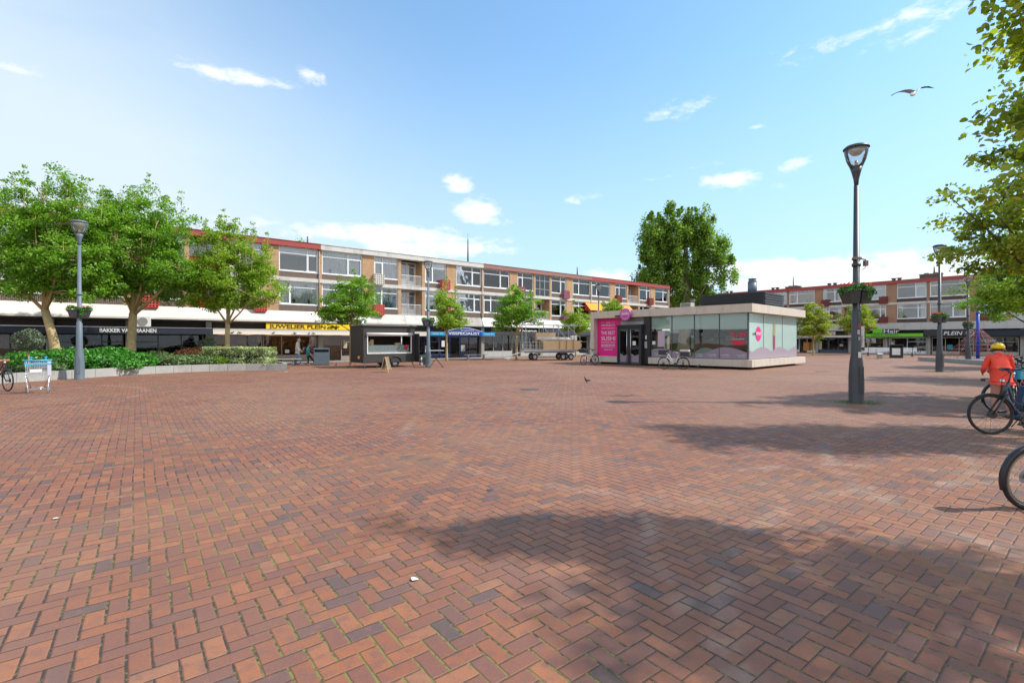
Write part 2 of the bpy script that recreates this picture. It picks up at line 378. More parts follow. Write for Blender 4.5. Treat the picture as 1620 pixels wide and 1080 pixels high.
red = M('red_paint', (.50, .02, .02), .5, var=.08)
lime = M('lime_strip', (.16, .55, .02), .5, var=.04)
blue1 = M('royal_blue_awning', (.012, .05, .26), .7, var=.06)
blue2 = M('sky_blue_awning', (.02, .26, .52), .7, var=.06)
orangem = M('orange_awning', (.80, .30, .02), .8, var=.05)
goods = goodsmat('shop_goods', [(0, (.30, .06, .04)), (.12, (.45, .35, .22)), (.26, (.06, .09, .16)), (.4, (.5, .5, .47)), (.52, (.28, .14, .06)), (.64, (.08, .16, .07)), (.76, (.5, .22, .05)), (.88, (.12, .12, .13))])
warmgoods = goodsmat('warm_goods', [(0, (.30, .12, .04)), (.2, (.55, .42, .22)), (.4, (.2, .08, .03)), (.6, (.62, .52, .36)), (.8, (.4, .2, .07))])
LM = dict(
    ash=leafmat('ash_green_leaves', (.07, .17, .015), (.17, .34, .03), (.34, .53, .06), .45),
    plane=leafmat('yellow_green_leaves', (.09, .18, .02), (.24, .38, .035), (.44, .54, .06), .45),
    poplar=leafmat('poplar_leaves', (.07, .145, .025), (.18, .30, .045), (.31, .43, .075), .48),
    hornbeam=leafmat('hornbeam_leaves', (.09, .15, .018), (.27, .34, .04), (.50, .50, .07), .48),
    laurel=leafmat('laurel_leaves', (.02, .09, .01), (.05, .22, .02), (.14, .42, .05), .2),
    varieg=leafmat('variegated_leaves', (.14, .22, .08), (.36, .44, .20), (.66, .68, .42), .25),
    olive=leafmat('olive_leaves', (.07, .10, .06), (.16, .20, .13), (.28, .33, .22), .2),
    russet=leafmat('russet_leaves', (.08, .03, .015), (.2, .075, .03), (.33, .15, .06), .2),
    sage=leafmat('sage_green_leaves', (.04, .09, .025), (.11, .19, .06), (.24, .32, .13), .2))
# ------------------------------------------------------------------ ground
gb = MB(); gb.add([(-500, -60, 0), (600, -60, 0), (600, 900, 0), (-500, 900, 0)], [(0, 1, 2, 3)])
gr = struct(gb.build('ground', paving())); gr['label'] = 'red brown herringbone clinker paving of the square'
slabm = brickmat('grey_paving_slabs', (.30, .28, .26), (.25, .24, .23), (.13, .12, .11), .3, .3)
# local slabs use xy for the pattern
def slabtiles():
    m, t, p = newmat('grey_paving_tiles')
    b = t.n.new('ShaderNodeTexBrick'); t.put(b.inputs['Vector'], t.coord()); b.inputs['Scale'].default_value = 1
    b.inputs['Brick Width'].default_value = .3; b.inputs['Row Height'].default_value = .3; b.inputs['Mortar Size'].default_value = .006
    b.inputs['Color1'].default_value = (.30, .27, .25, 1); b.inputs['Color2'].default_value = (.24, .22, .21, 1); b.inputs['Mortar'].default_value = (.1, .09, .08, 1)
    k = t.m('ADD', .75, t.m('MULTIPLY', t.noise(t.coord(), 1.2, 5, .6), .5))
    t.put(p.inputs['Base Color'], t.mix(1, b.outputs[0], t.comb(k, k, k), 'MULTIPLY')); p.inputs['Roughness'].default_value = .8; return m
tiles = slabtiles()
rng = random.Random(7)
AW = dict(loc=(-15.7, 39.5, 0), rz=math.atan2(.613, .790)); BW = dict(loc=(41.28, 72.25, 0), rz=math.atan2(-.75, .661))
o = MB().box(-36, 50, -2.6, 4, -.1, .005).build('pavement', tiles); struct(o); o.location = AW['loc']; o.rotation_euler = (0, 0, AW['rz'])
o = MB().box(-26, 36, -3.4, 4, -.1, .006).build('pavement', tiles); struct(o); o.location = BW['loc']; o.rotation_euler = (0, 0, BW['rz'])

# ------------------------------------------------------------------ buildings
def ribbed(mb, x0, x1, y, z0, z1, mi=0):
    n = max(2, int((x1 - x0) / .09)); d_ = (x1 - x0) / n
    mb.box(x0, x1, y, y + .12, z0, z1, mi)
    for k in range(n): mb.box(x0 + k*d_ + d_*.2, x0 + k*d_ + d_*.8, y - .025, y - .001, z0 + .01, z1 - .01, mi)
ribm = M('brown_ribbed_panel', (.22, .165, .135), .8, var=.2, scale=5)
ribmB = M('dark_ribbed_panel', (.10, .07, .06), .8, var=.2, scale=5)
def window(parent, x0, x1, z0, z1, rnd, mull=None, right=False, y=.03, blind=None):
    f = MB(); w = .07
    f.box(x0, x1, y - .05, y + .05, z0, z0 + w); f.box(x0, x1, y - .05, y + .05, z1 - w, z1)
    f.box(x0, x0 + w, y - .05, y + .05, z0 + w, z1 - w); f.box(x1 - w, x1, y - .05, y + .05, z0 + w, z1 - w)
    L = x1 - x0; mx = x0 + L * (mull if mull else .33)
    if right: mx = x1 - (mx - x0)
    f.box(mx - w*.6, mx + w*.6, y - .045, y + .045, z0 + w, z1 - w)
    zt = z1 - (z1 - z0) * .26
    f.box(x0 + w, mx - w*.6, y - .04, y + .04, zt - .035, zt + .035)
    f.box(mx + w*.6, x1 - w, y - .04, y + .04, zt - .03, zt + .03)
    # the opening sash inside the narrow light
    a, b = (x0 + w, mx - w*.6) if not right else (mx + w*.6, x1 - w)
    s = .05
    f.box(a, a + s, y - .06, y - .041, z0 + w, zt - .035); f.box(b - s, b, y - .06, y - .041, z0 + w, zt - .035)
    f.box(a + s, b - s, y - .06, y - .041, z0 + w, z0 + w + s); f.box(a + s, b - s, y - .06, y - .041, zt - .035 - s, zt - .035)
    f.box(x0 - .04, x1 + .04, y - .13, y - .051, z0 - .05, z0 + .01)     # sill
    wo_ = f.build('window', whiteplastic, parent)
    MB().box(x0 + w, x1 - w, y + .005, y + .012, z0 + w, z1 - w).build('pane', glass, wo_)
    q = rnd.random()
    c = MB(); yy = y + .11
    def cur(a, b, zz0, zz1):
        n = max(3, int((b - a) / .05)); pts = [(a + (b - a)*k/n, yy + .03*math.sin(k*2.1 + a)) for k in range(n + 1)]
        for k in range(n):
            (xa, ya), (xb, yb) = pts[k], pts[k+1]; c.add([(xa, ya, zz0), (xb, yb, zz0), (xb, yb, zz1), (xa, ya, zz1)], [(0,1,2,3)], 0, True)
    mat = curtb if rnd.random() < .22 else curt
    if blind: c.box(x0 + w, x1 - w, yy - .01, yy, z0 + .1, zt - .05); mat = blind
    elif q < .30: cur(x0 + w, x0 + L*.2, z0, z1); c.build('curtain', mat, wo_); c = MB(); cur(x1 - L*.2, x1 - w, z0, z1)
    elif q < .56: cur(x0 + w, x1 - w, z0, z1)
    elif q < .86: c.box(x0 + w, x1 - w, yy - .01, yy, zt - rnd.random()*.6, z1)
    else: cur(x1 - L*.35, x1 - w, z0, z1)
    c.build('curtain', mat, wo_)
    # things on the sill inside
    if rnd.random() < .5:
        for k in range(rnd.randint(1, 3)):
            pl = MB(); xx = x0 + .3 + rnd.random()*(L - .6); pl.cyl((xx, y + .11, z0 + .06), (xx, y + .11, z0 + .2), .05, .07, 8, 0)
            pl.sphere((xx, y + .11, z0 + .32), .12, 7, 5, 0, (1, .4, 1.2)); pl.build('plant_pot', M('indoor_plant', (.10, .14, .07), .7), wo_)
def perforated(parent, x0, x1, z0, z1, mat, y=-.5):
    """square pierced parapet panel of the planter beside a window"""
    f = MB(); n = 5; d_ = (x1 - x0) / n; h = (z1 - z0) / n; g_ = .25
    f.box(x0, x1, y + .04, y + .06, z0, z1, 1)
    for k in range(n + 1): 
        xx = x0 + k*d_; f.box(max(x0, xx - d_*g_), min(x1, xx + d_*g_), y, y + .038, z0, z1, 0)
        zz = z0 + k*h
        for q in range(n): f.box(x0 + q*d_ + d_*g_, x0 + (q+1)*d_ - d_*g_, y, y + .038, max(z0, zz - h*g_), min(z1, zz + h*g_), 0)
    f.box(x0, x0 + .03, y + .06, -.03, z0, z1, 0); f.box(x1 - .03, x1, y + .06, -.03, z0, z1, 0); f.box(x0 + .03, x1 - .03, y + .06, -.03, z0, z0 + .04, 0)
    return f.build('balcony_panel', [mat, dkgrey], parent)
def railing(parent, x0, x1, z0, h, y=-.02, mat=whiteplastic, panel=None):
    f = MB(); f.box(x0, x1, y - .02, y + .02, z0 + h - .04, z0 + h); f.box(x0, x1, y - .015, y + .015, z0 + .08, z0 + .11)
    n = int((x1 - x0) / .12)
    for k in range(n + 1): xx = x0 + (x1 - x0)*k/n; f.box(xx - .009, xx + .009, y - .009, y + .009, z0 + .11, z0 + h - .04)
    if panel: f.box(x0 + .02, x1 - .02, y + .021, y + .035, z0 + .1, z0 + h - .05)
    return f.build('railing', panel or mat, parent)
FL = ((4.53, 6.35), (7.15, 9.05))
def block(root, mods, brick, rib, pcol, trims, seed, slabmat, canopy):
    """mods: module indices; every module 16 m: two party bays of wide windows round a balcony bay"""
    rnd = random.Random(seed)
    wallm = MB(); sp = MB(); bands = MB(); inn = MB(); roofm = MB()
    X0, X1 = min(mods)*16, (max(mods)+1)*16
    for mdl in mods:
        o = mdl * 16
        cols = [(0, .14), (3.5, 4.55), (6.8, 7.1), (9.2, 9.5), (11.8, 12.9), (15.86, 16)]
        for a, b in cols: wallm.box(o + a, o + b, -.10, .3, 3.9, 9.05)
        wins = [(.14, 3.5, 0), (4.55, 6.8, 0), (9.5, 11.8, 1), (12.9, 15.86, 1)]
        for fl, (z0, z1) in enumerate(FL):
            for wi, (a, b, rt) in enumerate(wins):
                bl = curtblue if (mdl == 0 and fl == 0 and wi == 1 and seed == 1) else None
                rr = rt if rnd.random() < .75 else 1 - rt
                window(root, o + a + .02, o + b - .02, z0, z1, rnd, rnd.choice((.28, .33, .36)), bool(rr), blind=bl)
                zb = 4.0 if fl == 0 else 6.66
                ribbed(sp, o + a, o + b, -.06, zb, z0 - .06)
            # balcony recess
            zb = 4.0 if fl == 0 else 6.66
            f = MB(); yb = 1.25
            inn.box(o + 7.1, o + 9.2, yb + .06, yb + .16, zb, z1, 0)
            f.box(o + 7.12, o + 9.18, yb - .05, yb + .04, z1 - .09, z1 - .01); f.box(o + 7.12, o + 7.2, yb - .05, yb + .04, zb, z1 - .09)
            f.box(o + 9.10, o + 9.18, yb - .05, yb + .04, zb, z1 - .09); f.box(o + 8.22, o + 8.32, yb - .05, yb + .04, zb, z1 - .09)
            f.box(o + 7.2, o + 8.22, yb - .05, yb + .04, zb + .75, zb + .83); f.box(o + 7.2, o + 9.1, yb - .045, yb + .035, z1 - .5, z1 - .43)
            f.box(o + 7.2, o + 8.22, yb - .03, yb + .03, zb + .05, zb + .75)
            f.box(o + 8.34, o + 8.45, yb - .07, yb - .051, zb + .06, z1 - .5); f.box(o + 8.98, o + 9.08, yb - .07, yb - .051, zb + .06, z1 - .5)
            f.box(o + 8.45, o + 8.98, yb - .07, yb - .051, zb + .06, zb + .65)
            dr = f.build('balcony_door', whiteplastic, root)
            MB().box(o + 7.2, o + 9.1, yb + .002, yb + .01, zb + .1, z1 - .1).build('pane', glass, dr)
            wallm.box(o + 7.0, o + 7.1, .3, 1.4, zb, z1); wallm.box(o + 9.2, o + 9.3, .3, 1.4, zb, z1)
            glazed = (seed == 1 and mdl == 1 and fl == 1)
            if glazed:
                f = MB()
                for xx in (7.1, 7.75, 8.45, 9.14): f.box(o + xx, o + xx + .06, -.05, .01, zb, z1)
                for zz in (zb, zb + .75, zb + 1.7, z1 - .06):
                    for (a, b) in ((7.16, 7.75), (7.81, 8.45), (8.51, 9.14)): f.box(o + a, o + b, -.045, .005, zz, zz + .05)
                q = f.build('balcony_glazing', steel, root); MB().box(o + 7.14, o + 9.16, -.02, -.012, zb + .06, z1 - .07).build('pane', glass, q)
            else: railing(root, o + 7.12, o + 9.18, zb, 1.0, panel=(red if (mdl == -1 and seed == 1) else None))
            pc = pcol(mdl, fl)
            perforated(root, o + 4.45, o + 5.35, zb - .12, zb + .82, pc[0]); perforated(root, o + 11.1, o + 12.0, zb - .12, zb + .82, pc[1])
        # slab bands
        bands.box(o, o + 16, -.17, .3, 6.36, 6.655, 0); bands.box(o + 7.1, o + 9.2, .301, 1.3, 6.36, 6.655, 0)
        inn.box(o + 7.1, o + 9.2, .30, 1.3, 3.7, 3.995, 0)
        # rainwater pipe and party strip
        pp = MB(); pp.cyl((o + 15.9, -.17, 3.9), (o + 15.9, -.17, 9.05), .045, .045, 8)
        for zz in (4.2, 5.6, 7.0, 8.4): pp.cyl((o + 15.9, -.17, zz), (o + 15.9, -.17, zz + .05), .06, .06, 8)
        pp.build('downpipe', M('grey_pipe', (.3, .29, .27), .6), root)
        MB().box(o + .001, o + 15.999, -.30, .4, 9.05, 9.46).box(o + .001, o + 15.999, -.34, -.26, 9.461, 9.50).build('roof_trim', trims(mdl), root)
        inn.box(o + 15.94, o + 16.04, .35, 3.4, 2.6, 9.0)
        inn.box(o + 3.95, o + 4.05, .35, 3.4, 4.1, 9.0); inn.box(o + 11.95, o + 12.05, .35, 3.4, 4.1, 9.0)
    wallm.box(X0 - .2, X0, -.1, 10, 3.9, 9.05); wallm.box(X1, X1 + .2, -.1, 10, 0, 9.05); wallm.box(X0 - .2, X1 + .2, 10, 10.3, 0, 9.05)
    wallm.build('wall', brick, root); sp.build('spandrel', rib, root); bands.build('floor_band', slabmat, root)
    inn.box(X0, X1, 3.5, 3.6, 2.0, 9.04, 0); inn.box(X0, X1, .301, 3.4, 4.02, 4.1); inn.box(X0, X1, 1.42, 3.4, 6.4, 6.6)
    inn.build('interior', M('room_walls', (.48, .47, .45), .9, var=.3, scale=1), root)
    roofm.box(X0 - .2, X1 + .2, -.25, 10.3, 9.2, 9.4); roofm.build('roof', M('roof_felt', (.09, .09, .09), .9), root)
def chimney(x, y, w, d_, h, mast, mat, parent, mastx=0):
    c = MB(); c.box(x - w/2, x + w/2, y, y + d_, 9.4, 9.4 + h); c.box(x - w/2 - .06, x + w/2 + .06, y - .06, y + d_ + .06, 9.4 + h, 9.5 + h, 1)
    c.box(x - w*.3, x - w*.1, y + .1, y + d_ - .1, 9.5 + h, 9.62 + h, 0); c.box(x + w*.1, x + w*.3, y + .1, y + d_ - .1, 9.5 + h, 9.62 + h, 0)
    if mast: c.cyl((x + mastx, y + d_/2, 9.5 + h), (x + mastx, y + d_/2, 9.5 + h + mast), .09, .06, 8, 2); 
    if mast > 1.5: c.cyl((x + mastx, y + d_/2, 9.5 + h + mast), (x + mastx, y + d_/2, 9.5 + h + mast + .7), .02, .015, 6, 2)
    return c.build('chimney', [mat, M('chimney_cap', (.25, .23, .2), .9), M('flue_metal', (.10, .095, .09), .6)], parent)

pan = dict(pinkred=M('coral_red_panel', (.52, .07, .06), .7, var=.1), whitep=M('offwhite_panel', (.58, .54, .48), .8, var=.15),
           redp=M('faded_red_panel', (.46, .09, .06), .8, var=.35, scale=8), mauvep=M('plum_panel', (.28, .09, .13), .8, var=.3, scale=10),
           darkred=M('dark_red_panel', (.20, .035, .03), .8, var=.25))
bA = thing('apartment_building', 'long tan brick apartment row with black bakery, yellow jeweller and blue fish shop below', 'building', AW['loc'], AW['rz'])
def pcA(m, fl):
    if m < 0: return (pan['pinkred'], pan['pinkred'])
    if m == 0: return (pan['whitep'], pan['redp']) if fl else (pan['redp'], pan['redp'])
    if m == 1: return (pan['mauvep'],)*2
    return (pan['darkred'],)*2
block(bA, range(-2, 3), brickA, ribm, pcA, lambda m: redtrim if m in (-2, -1, 2) else (slabw if m == 0 else rosetrim), 1, slabw, None)
for (px, w, h, mast, mx) in ((497, 1.6, .35, .9, -.5), (748, 2.0, .5, 2.6, -.5), (915, 2.2, .5, 1.2, 0), (1015, 2.0, .6, 1.6, -.6)):
    # depth 4 m behind the front: intersect the view ray with that line
    s_ = (px - 810) / F; bx, by = -15.7 - .613*3.2, 39.5 + .79*3.2
    t_ = (s_*by - bx) / (.79 - .613*s_); chimney(t_, 3.0, w, .8, h, mast, brickmat('sooty_brick', (.14, .10, .08), (.10, .08, .06), (.12, .11, .1)) if 'sooty_brick' not in MATS else MATS['sooty_brick'], bA, mx)
# canopy band over the shops: cloth-like cream panels to the left, concrete after
cn = MB(); cn.prism([(0, 0)], 0, 0) if False else None
def canopyrun(x0, x1, mat, proj=.75, z0=3.1, z1=4.0):
    c = MB(); c.add([(x0, -.12, z1), (x1, -.12, z1), (x1, -proj, z0 + .12), (x0, -proj, z0 + .12), (x0, -proj, z0), (x1, -proj, z0), (x1, -.12, z0), (x0, -.12, z0)],
          [(0, 3, 2, 1), (3, 4, 5, 2), (4, 7, 6, 5), (0, 7, 4, 3), (1, 2, 5, 6), (0, 1, 6, 7)])
    return c.build('canopy', mat, bA)
canopyrun(-32.1, -.02, cream, .75)
canopyrun(.02, 7.4, slabw, .45); canopyrun(7.42, 11.2, slabw, .45); canopyrun(11.22, 15.9, roughcon, .35)
canopyrun(15.92, 24, white, .45); canopyrun(24.02, 32, white, .45); canopyrun(32.02, 48, slabw, .4)
# dark clerestory behind, soffits, shopfronts
def _glow():
    m = bpy.data.materials.new('shop_light_glow'); m.use_nodes = True; p = m.node_tree.nodes['Principled BSDF']; p.inputs['Emission Color'].default_value = (1, .72, .42, 1); p.inputs['Emission Strength'].default_value = 9; MATS['shop_light_glow'] = m
_glow()
poster_m = [M('poster_' + n_, c_, .5) for n_, c_ in (('white', (.7, .7, .68)), ('sand', (.5, .4, .26)), ('brick_red', (.42, .07, .05)), ('teal', (.05, .25, .30)), ('grey', (.35, .36, .38)), ('yellow', (.6, .45, .08)))]
def shopfront(root, x0, x1, frame, n, zt=2.12, y=.35, kick=.35, goodsm=goods, inm=interior, door=None, gl=shopglass, shelves=True, seed=0, glow=None):
    rnd = random.Random(seed); f = MB(); w = .06; L = x1 - x0
    f.box(x0, x1, y - .06, y + .06, zt - .1, zt); 
    for k in range(n + 1):
        xx = x0 + (L - w)*k/n; f.box(xx, xx + w, y - .06, y + .06, .02, zt - .1)
        if k < n and k != door:
            xb = x0 + (L - w)*(k+1)/n
            f.box(xx + w, xb, y - .05, y + .05, .02, kick); f.box(xx + w, xb, y - .055, y + .055, kick, kick + .05)
            if rnd.random() < .4: f.box(xx + w, xb, y - .03, y + .03, 1.55, 1.6)
    sf = f.build('shopfront', frame, root)
    MB().box(x0 + .02, x1 - .02, y - .004, y + .004, .06, zt - .1).build('pane', gl, sf)
    if shelves:
        s = MB()
        for k in range(n):
            if k == door: continue
            xa, xb = x0 + (L - w)*k/n + .1, x0 + (L - w)*(k+1)/n - .05
            for zz in (.5, .95, 1.4):
                s.box(xa, xb, y + .35, y + .8, zz - .04, zz - .005); xx = xa + .03
                while xx < xb - .15:
                    ww = .07 + rnd.random()*.16; hh = .08 + rnd.random()*.27
                    if rnd.random() < .75: s.box(xx, xx + ww*.85, y + .4 + rnd.random()*.15, y + .7, zz, zz + hh)
                    xx += ww
        s.build('shop_display', goodsm, sf)
    for k in range(n):
        if k != door and rnd.random() < .42:
            xa = x0 + (L - w)*k/n + .12 + rnd.random()*.25; pw = .18 + rnd.random()*.35; za = kick + .15 + rnd.random()*.6; ph = .25 + rnd.random()*.4
            MB().box(xa, xa + pw, y - .012, y - .006, za, min(za + ph, zt - .2)).build('window_poster', poster_m[rnd.randrange(len(poster_m))], sf)
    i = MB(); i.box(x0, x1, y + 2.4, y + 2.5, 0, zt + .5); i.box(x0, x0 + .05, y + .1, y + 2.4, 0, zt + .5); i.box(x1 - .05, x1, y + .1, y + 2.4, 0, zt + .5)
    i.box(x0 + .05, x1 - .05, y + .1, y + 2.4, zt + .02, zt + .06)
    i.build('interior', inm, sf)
    if glow:
        for k in range(n): xx = x0 + (k + .5)*L/n; MB().box(xx - .35, xx + .35, y + .9, y + 1.1, zt - .03, zt).build('shop_light', MATS['shop_light_glow'], sf)
    return sf
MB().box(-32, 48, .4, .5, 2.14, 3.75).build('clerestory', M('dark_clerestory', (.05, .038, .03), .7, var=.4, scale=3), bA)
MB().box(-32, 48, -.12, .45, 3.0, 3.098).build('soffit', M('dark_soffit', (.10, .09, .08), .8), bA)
pi_ = MB()
for xx in (-31.8, -24, -16.2, -12.4, -7.9, -.1, 7.6, 15.9, 23.9, 31.9, 39.8, 47.8): MB().box(xx, xx + .35, -.05, .39, 0, 3.0).build('pier', M('grey_render', (.30, .28, .25), .8, var=.2), bA)
def Ax(px, off=0.0):          # facade coordinate on building A seen at picture column px, on a plane off metres in front
    s_ = (px - 810) / F; bx, by = -15.7 + .613*off, 39.5 - .79*off
    return (s_*by - bx) / (.79 - .613*s_)
def Bx(px, off=0.0):
    s_ = (px - 810) / F; bx, by = 41.28 - .75*off, 72.25 - .661*off
    return (s_*by - bx) / (.661 + .75*s_)
# bakery: black fascia and awning from the left up to the jeweller
xb0, xb1 = -32, Ax(337, 1.2)
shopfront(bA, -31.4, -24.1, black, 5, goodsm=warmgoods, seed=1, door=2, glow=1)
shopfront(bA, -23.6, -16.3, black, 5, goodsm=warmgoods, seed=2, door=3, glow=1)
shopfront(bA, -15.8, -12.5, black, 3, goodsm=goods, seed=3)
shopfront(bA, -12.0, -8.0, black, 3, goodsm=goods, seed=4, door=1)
def fascia(x0, x1, mat, z0=2.12, z1=2.49, proj=1.2, top=None, name='fascia', par=None):
    f = MB(); f.box(x0, x1, -proj, -proj + .08, z0, z1, 0); f.box(x0, x1, -proj + .08, .34, z1 - .14, z1 - .02, 0)
    f.box(x0, x1, -proj - .02, -proj + .10, z1, z1 + .04, 1); f.box(x0, x0 + .06, -proj + .08, .3, z0, z1 - .14, 0); f.box(x1 - .06, x1, -proj + .08, .3, z0, z1 - .14, 0)
    return f.build(name, [mat, top or mat], par or bA)
fa = fascia(xb0, xb1 - .05, navy, 2.1, 2.5, 1.2, steel)
st = thing('shop_sign', 'white capital lettering reading BAKKER VAN MAANEN on black fascia', 'sign', AW['loc'], AW['rz'])
xa, xz = Ax(157, 1.25), Ax(247, 1.25)
text('BAKKER VAN MAANEN', .34, white, st, (xa, -1.215, 2.19), width=xz - xa, off=.008)
# jeweller
fascia(xb1, Ax(566, 1.2), cream, 2.1, 2.48, 1.2)
MB().box(xb1, Ax(566, 1.2), -1.34, -1.201, 2.12, 2.145).build('gutter_lip', cream, bA)
M('bronze_frame', (.30, .25, .21), .5, var=.1)
br = MATS['bronze_frame']
shopfront(bA, -7.5, -4.2, br, 2, goodsm=warmgoods, inm=warmint, seed=5, zt=2.1, kick=.5, glow=1)
shopfront(bA, -4.15, -.15, br, 3, goodsm=warmgoods, inm=warmint, seed=6, zt=2.1, kick=.5, glow=1)
shopfront(bA, .3, 3.4, br, 2, goodsm=warmgoods, inm=warmint, seed=7, zt=2.1, door=0, glow=1)
shopfront(bA, 3.42, 7.5, br, 3, goodsm=warmgoods, inm=warmint, seed=8, zt=2.1, kick=.45, glow=1)
x0, x1 = Ax(421, .6), Ax(562, .6)
sg = thing('shop_sign', 'long yellow jeweller sign board reading JUWELIER PLEIN above the cream fascia', 'sign', AW['loc'], AW['rz'])
MB().box(x0, x1, -.62, -.5, 2.56, 2.99).build('sign_board', yel, sg, .01)
text('JUWELIER PLEIN', .40, M('dark_brown_letters', (.05, .02, .01), .5), sg, (x0 + .25, -.63, 2.62), width=Ax(516, .6) - x0 - .25, off=.008)
# spot lamps under the cream fascia
# fish shop
shopfront(bA, 8.0, 11.2, M('blue_frame', (.02, .04, .12), .5), 2, goodsm=goods, seed=9, zt=2.1)
shopfront(bA, 11.25, 15.8, MATS['blue_frame'], 4, goodsm=goods, seed=10, zt=2.1, door=1)
fascia(7.6, 9.3, cream, 2.1, 2.45, 1.1)
aw = thing('awning', 'royal blue arched awning reading VISSPECIALIST with light blue wings', 'awning', AW['loc'], AW['rz'])
xa, xb_, xc, xd = Ax(681, 1.4), Ax(705, 1.4), Ax(763, 1.4), Ax(783, 1.4)
MB().box(xa, xb_, -1.42, -1.3, 2.14, 2.5).box(xa, xb_, -1.3, .3, 2.42, 2.5).build('side_wing', blue2, aw)
MB().box(xc, xd, -1.42, -1.3, 2.14, 2.5).box(xc, xd, -1.3, .3, 2.42, 2.5).build('side_wing', blue2, aw)
mid = [(xb_, 2.14), (xc, 2.14)]; n_ = 14
arc = [(xc + (xb_ - xc)*k/n_, 2.52 + .36*math.sin(math.pi*k/n_)) for k in range(n_ + 1)]
MB().prism(mid + arc, -1.45, -1.25).build('arched_front', blue1, aw)
rim = MB(); rim.tube([(a, -1.44, b + .015) for a, b in arc], .025, 6); rim.build('arch_trim', white, aw)
text('VISSPECIALIST', .36, white, aw, (xb_ + .25, -1.465, 2.24), width=(xc - xb_) - .6, off=.004)
text('vers gebakken', .16, white, aw, (xb_ + 1.6, -1.465, 2.62), width=1.5)
text('VERSE VIS', .16, white, aw, (xa + .15, -1.435, 2.26), width=1.1); text('VERSE VIS', .16, white, aw, (xc + .2, -1.435, 2.26), width=1.1)
# grey shop and diamond shop
shopfront(bA, 16.4, 23.8, M('pale_grey_frame', (.42, .41, .39), .5), 6, goodsm=goods, seed=11, zt=2.3, door=3, kick=.55)
fascia(xd + .05, 24.1, dkgrey, 2.3, 2.62, .6)
MB().box(24.2, 47.9, -.4, -.28, 2.35, 3.0).build('fascia', M('dark_slate_board', (.05, .055, .08), .5), bA)
sg = thing('shop_sign', 'white DIAMOND lettering with gold gem mark on a dark board', 'sign', AW['loc'], AW['rz'])
xg = Ax(820, .4); gm = MB(); gm.prism([(xg - .35, 2.82), (xg - .2, 2.95), (xg + .2, 2.95), (xg + .35, 2.82), (xg, 2.42)], -.47, -.41); gm.build('gem_mark', M('pale_gold', (.62, .48, .25), .4, metal=.3), sg)
text('DIAMOND', .45, white, sg, (xg + .55, -.42, 2.5), width=Ax(849, .4) - xg - .55, off=.012)
shopfront(bA, 24.3, 31.8, MATS['pale_grey_frame'], 6, goodsm=goods, seed=12, zt=2.32, door=2)
shopfront(bA, 32.3, 47.6, whiteplastic, 12, goodsm=goods, seed=13, zt=2.32, door=5)
# orange awnings upstairs near the end
for (pa, pb, lab) in ((934, 958, 'wider orange window awning with red inside at the building end, left one'), (988, 1004, 'small orange window awning right of the wider one')):
    a, b = Ax(pa, 1), Ax(pb, 1); q = thing('window_awning', lab, 'awning', AW['loc'], AW['rz'], 'orange awnings above the kiosk roof')
    MB().add([(a, -.12, 6.3), (b, -.12, 6.3), (b, -1.05, 5.35), (a, -1.05, 5.35), (a, -.12, 6.27), (b, -.12, 6.27), (b, -1.05, 5.32), (a, -1.05, 5.32)],
             [(0, 3, 2, 1), (4, 5, 6, 7), (0, 4, 7, 3), (1, 2, 6, 5), (3, 7, 6, 2), (0, 1, 5, 4)]).build('awning_cloth', orangem, q)
    MB().add([(a - .01, -.12, 6.3), (a - .01, -1.05, 5.32), (a - .01, -.12, 5.32)], [(0, 1, 2)]).build('awning_side', red, q)
# air conditioner on the bakery fascia
ac = thing('air_conditioner', 'white outdoor air conditioner unit on the canopy above bakery lettering', 'air conditioner', AW['loc'], AW['rz'])
xa = Ax(222, .9)
MB().box(xa - .55, xa + .55, -1.1, -.76, 2.58, 3.25).build('housing', white, ac, .02)
fan = MB(); fan.cyl((xa + .12, -1.13, 2.9), (xa + .12, -1.1, 2.9), .27, .27, 20); fan.build('fan_grille', M('grey_grille', (.25, .24, .22), .6), ac)
fe = MB(); fe.box(xa - .4, xa - .34, -1.05, -.8, 2.53, 2.58); fe.box(xa + .34, xa + .4, -1.05, -.8, 2.53, 2.58); fe.build('bracket', white, ac)

# ---- building B
bB = thing('apartment_building', 'apartment row in shade-browned brick with red roof edge above the hair shop and PLEIN cafe', 'building', BW['loc'], BW['rz'])
block(bB, range(-2, 2), brickB, ribmB, lambda m, fl: (pan['darkred'],)*2, lambda m: redtrim, 2, slabw, None)
MB().box(-32, 32, -.5, .39, 3.08, 4.0).build('canopy', M('grey_white_render', (.50, .49, .47), .8, var=.1, dirt=.25), bB)
MB().box(-32, 32, .4, .5, 2.14, 3.75).build('clerestory', MATS['dark_clerestory'], bB)
pi_ = MB()
for xx in (-31.8, -24, -16.2, -8, -.1, 3.6, 7.6, 11.6, 15.9, 23.9, 31.6): MB().box(xx, xx + .3, -.05, .39, 0, 3.07).build('pier', M('grey_render_wall', (.34, .32, .29), .8, var=.2), bB)
for (px, w, h, mast, mx) in ((1255, 2.0, .5, 1.5, 0), (1473, 2.2, .75, .9, .3)):
    s_ = (px - 810) / F; bx, by = 41.28 + .75*2.4, 72.25 + .661*2.4; t_ = (s_*by - bx) / (.661 + .75*s_)
    chimney(t_, 2.0, w, .8, h, mast, MATS['sooty_brick'], bB, mx)
for px in (1150, 1157, 1223, 1230, 1312, 1321, 1414, 1423):
    s_ = (px - 810) / F; bx, by = 41.28 + .75*2.4, 72.25 + .661*2.4; t_ = (s_*by - bx) / (.661 + .75*s_)
    c = MB(); c.cyl((t_, 2.4, 9.4), (t_, 2.4, 9.95), .22, .2, 10); c.cyl((t_, 2.4, 9.95), (t_, 2.4, 10.05), .3, .3, 10); c.build('vent_pipe', MATS['flue_metal'], bB)
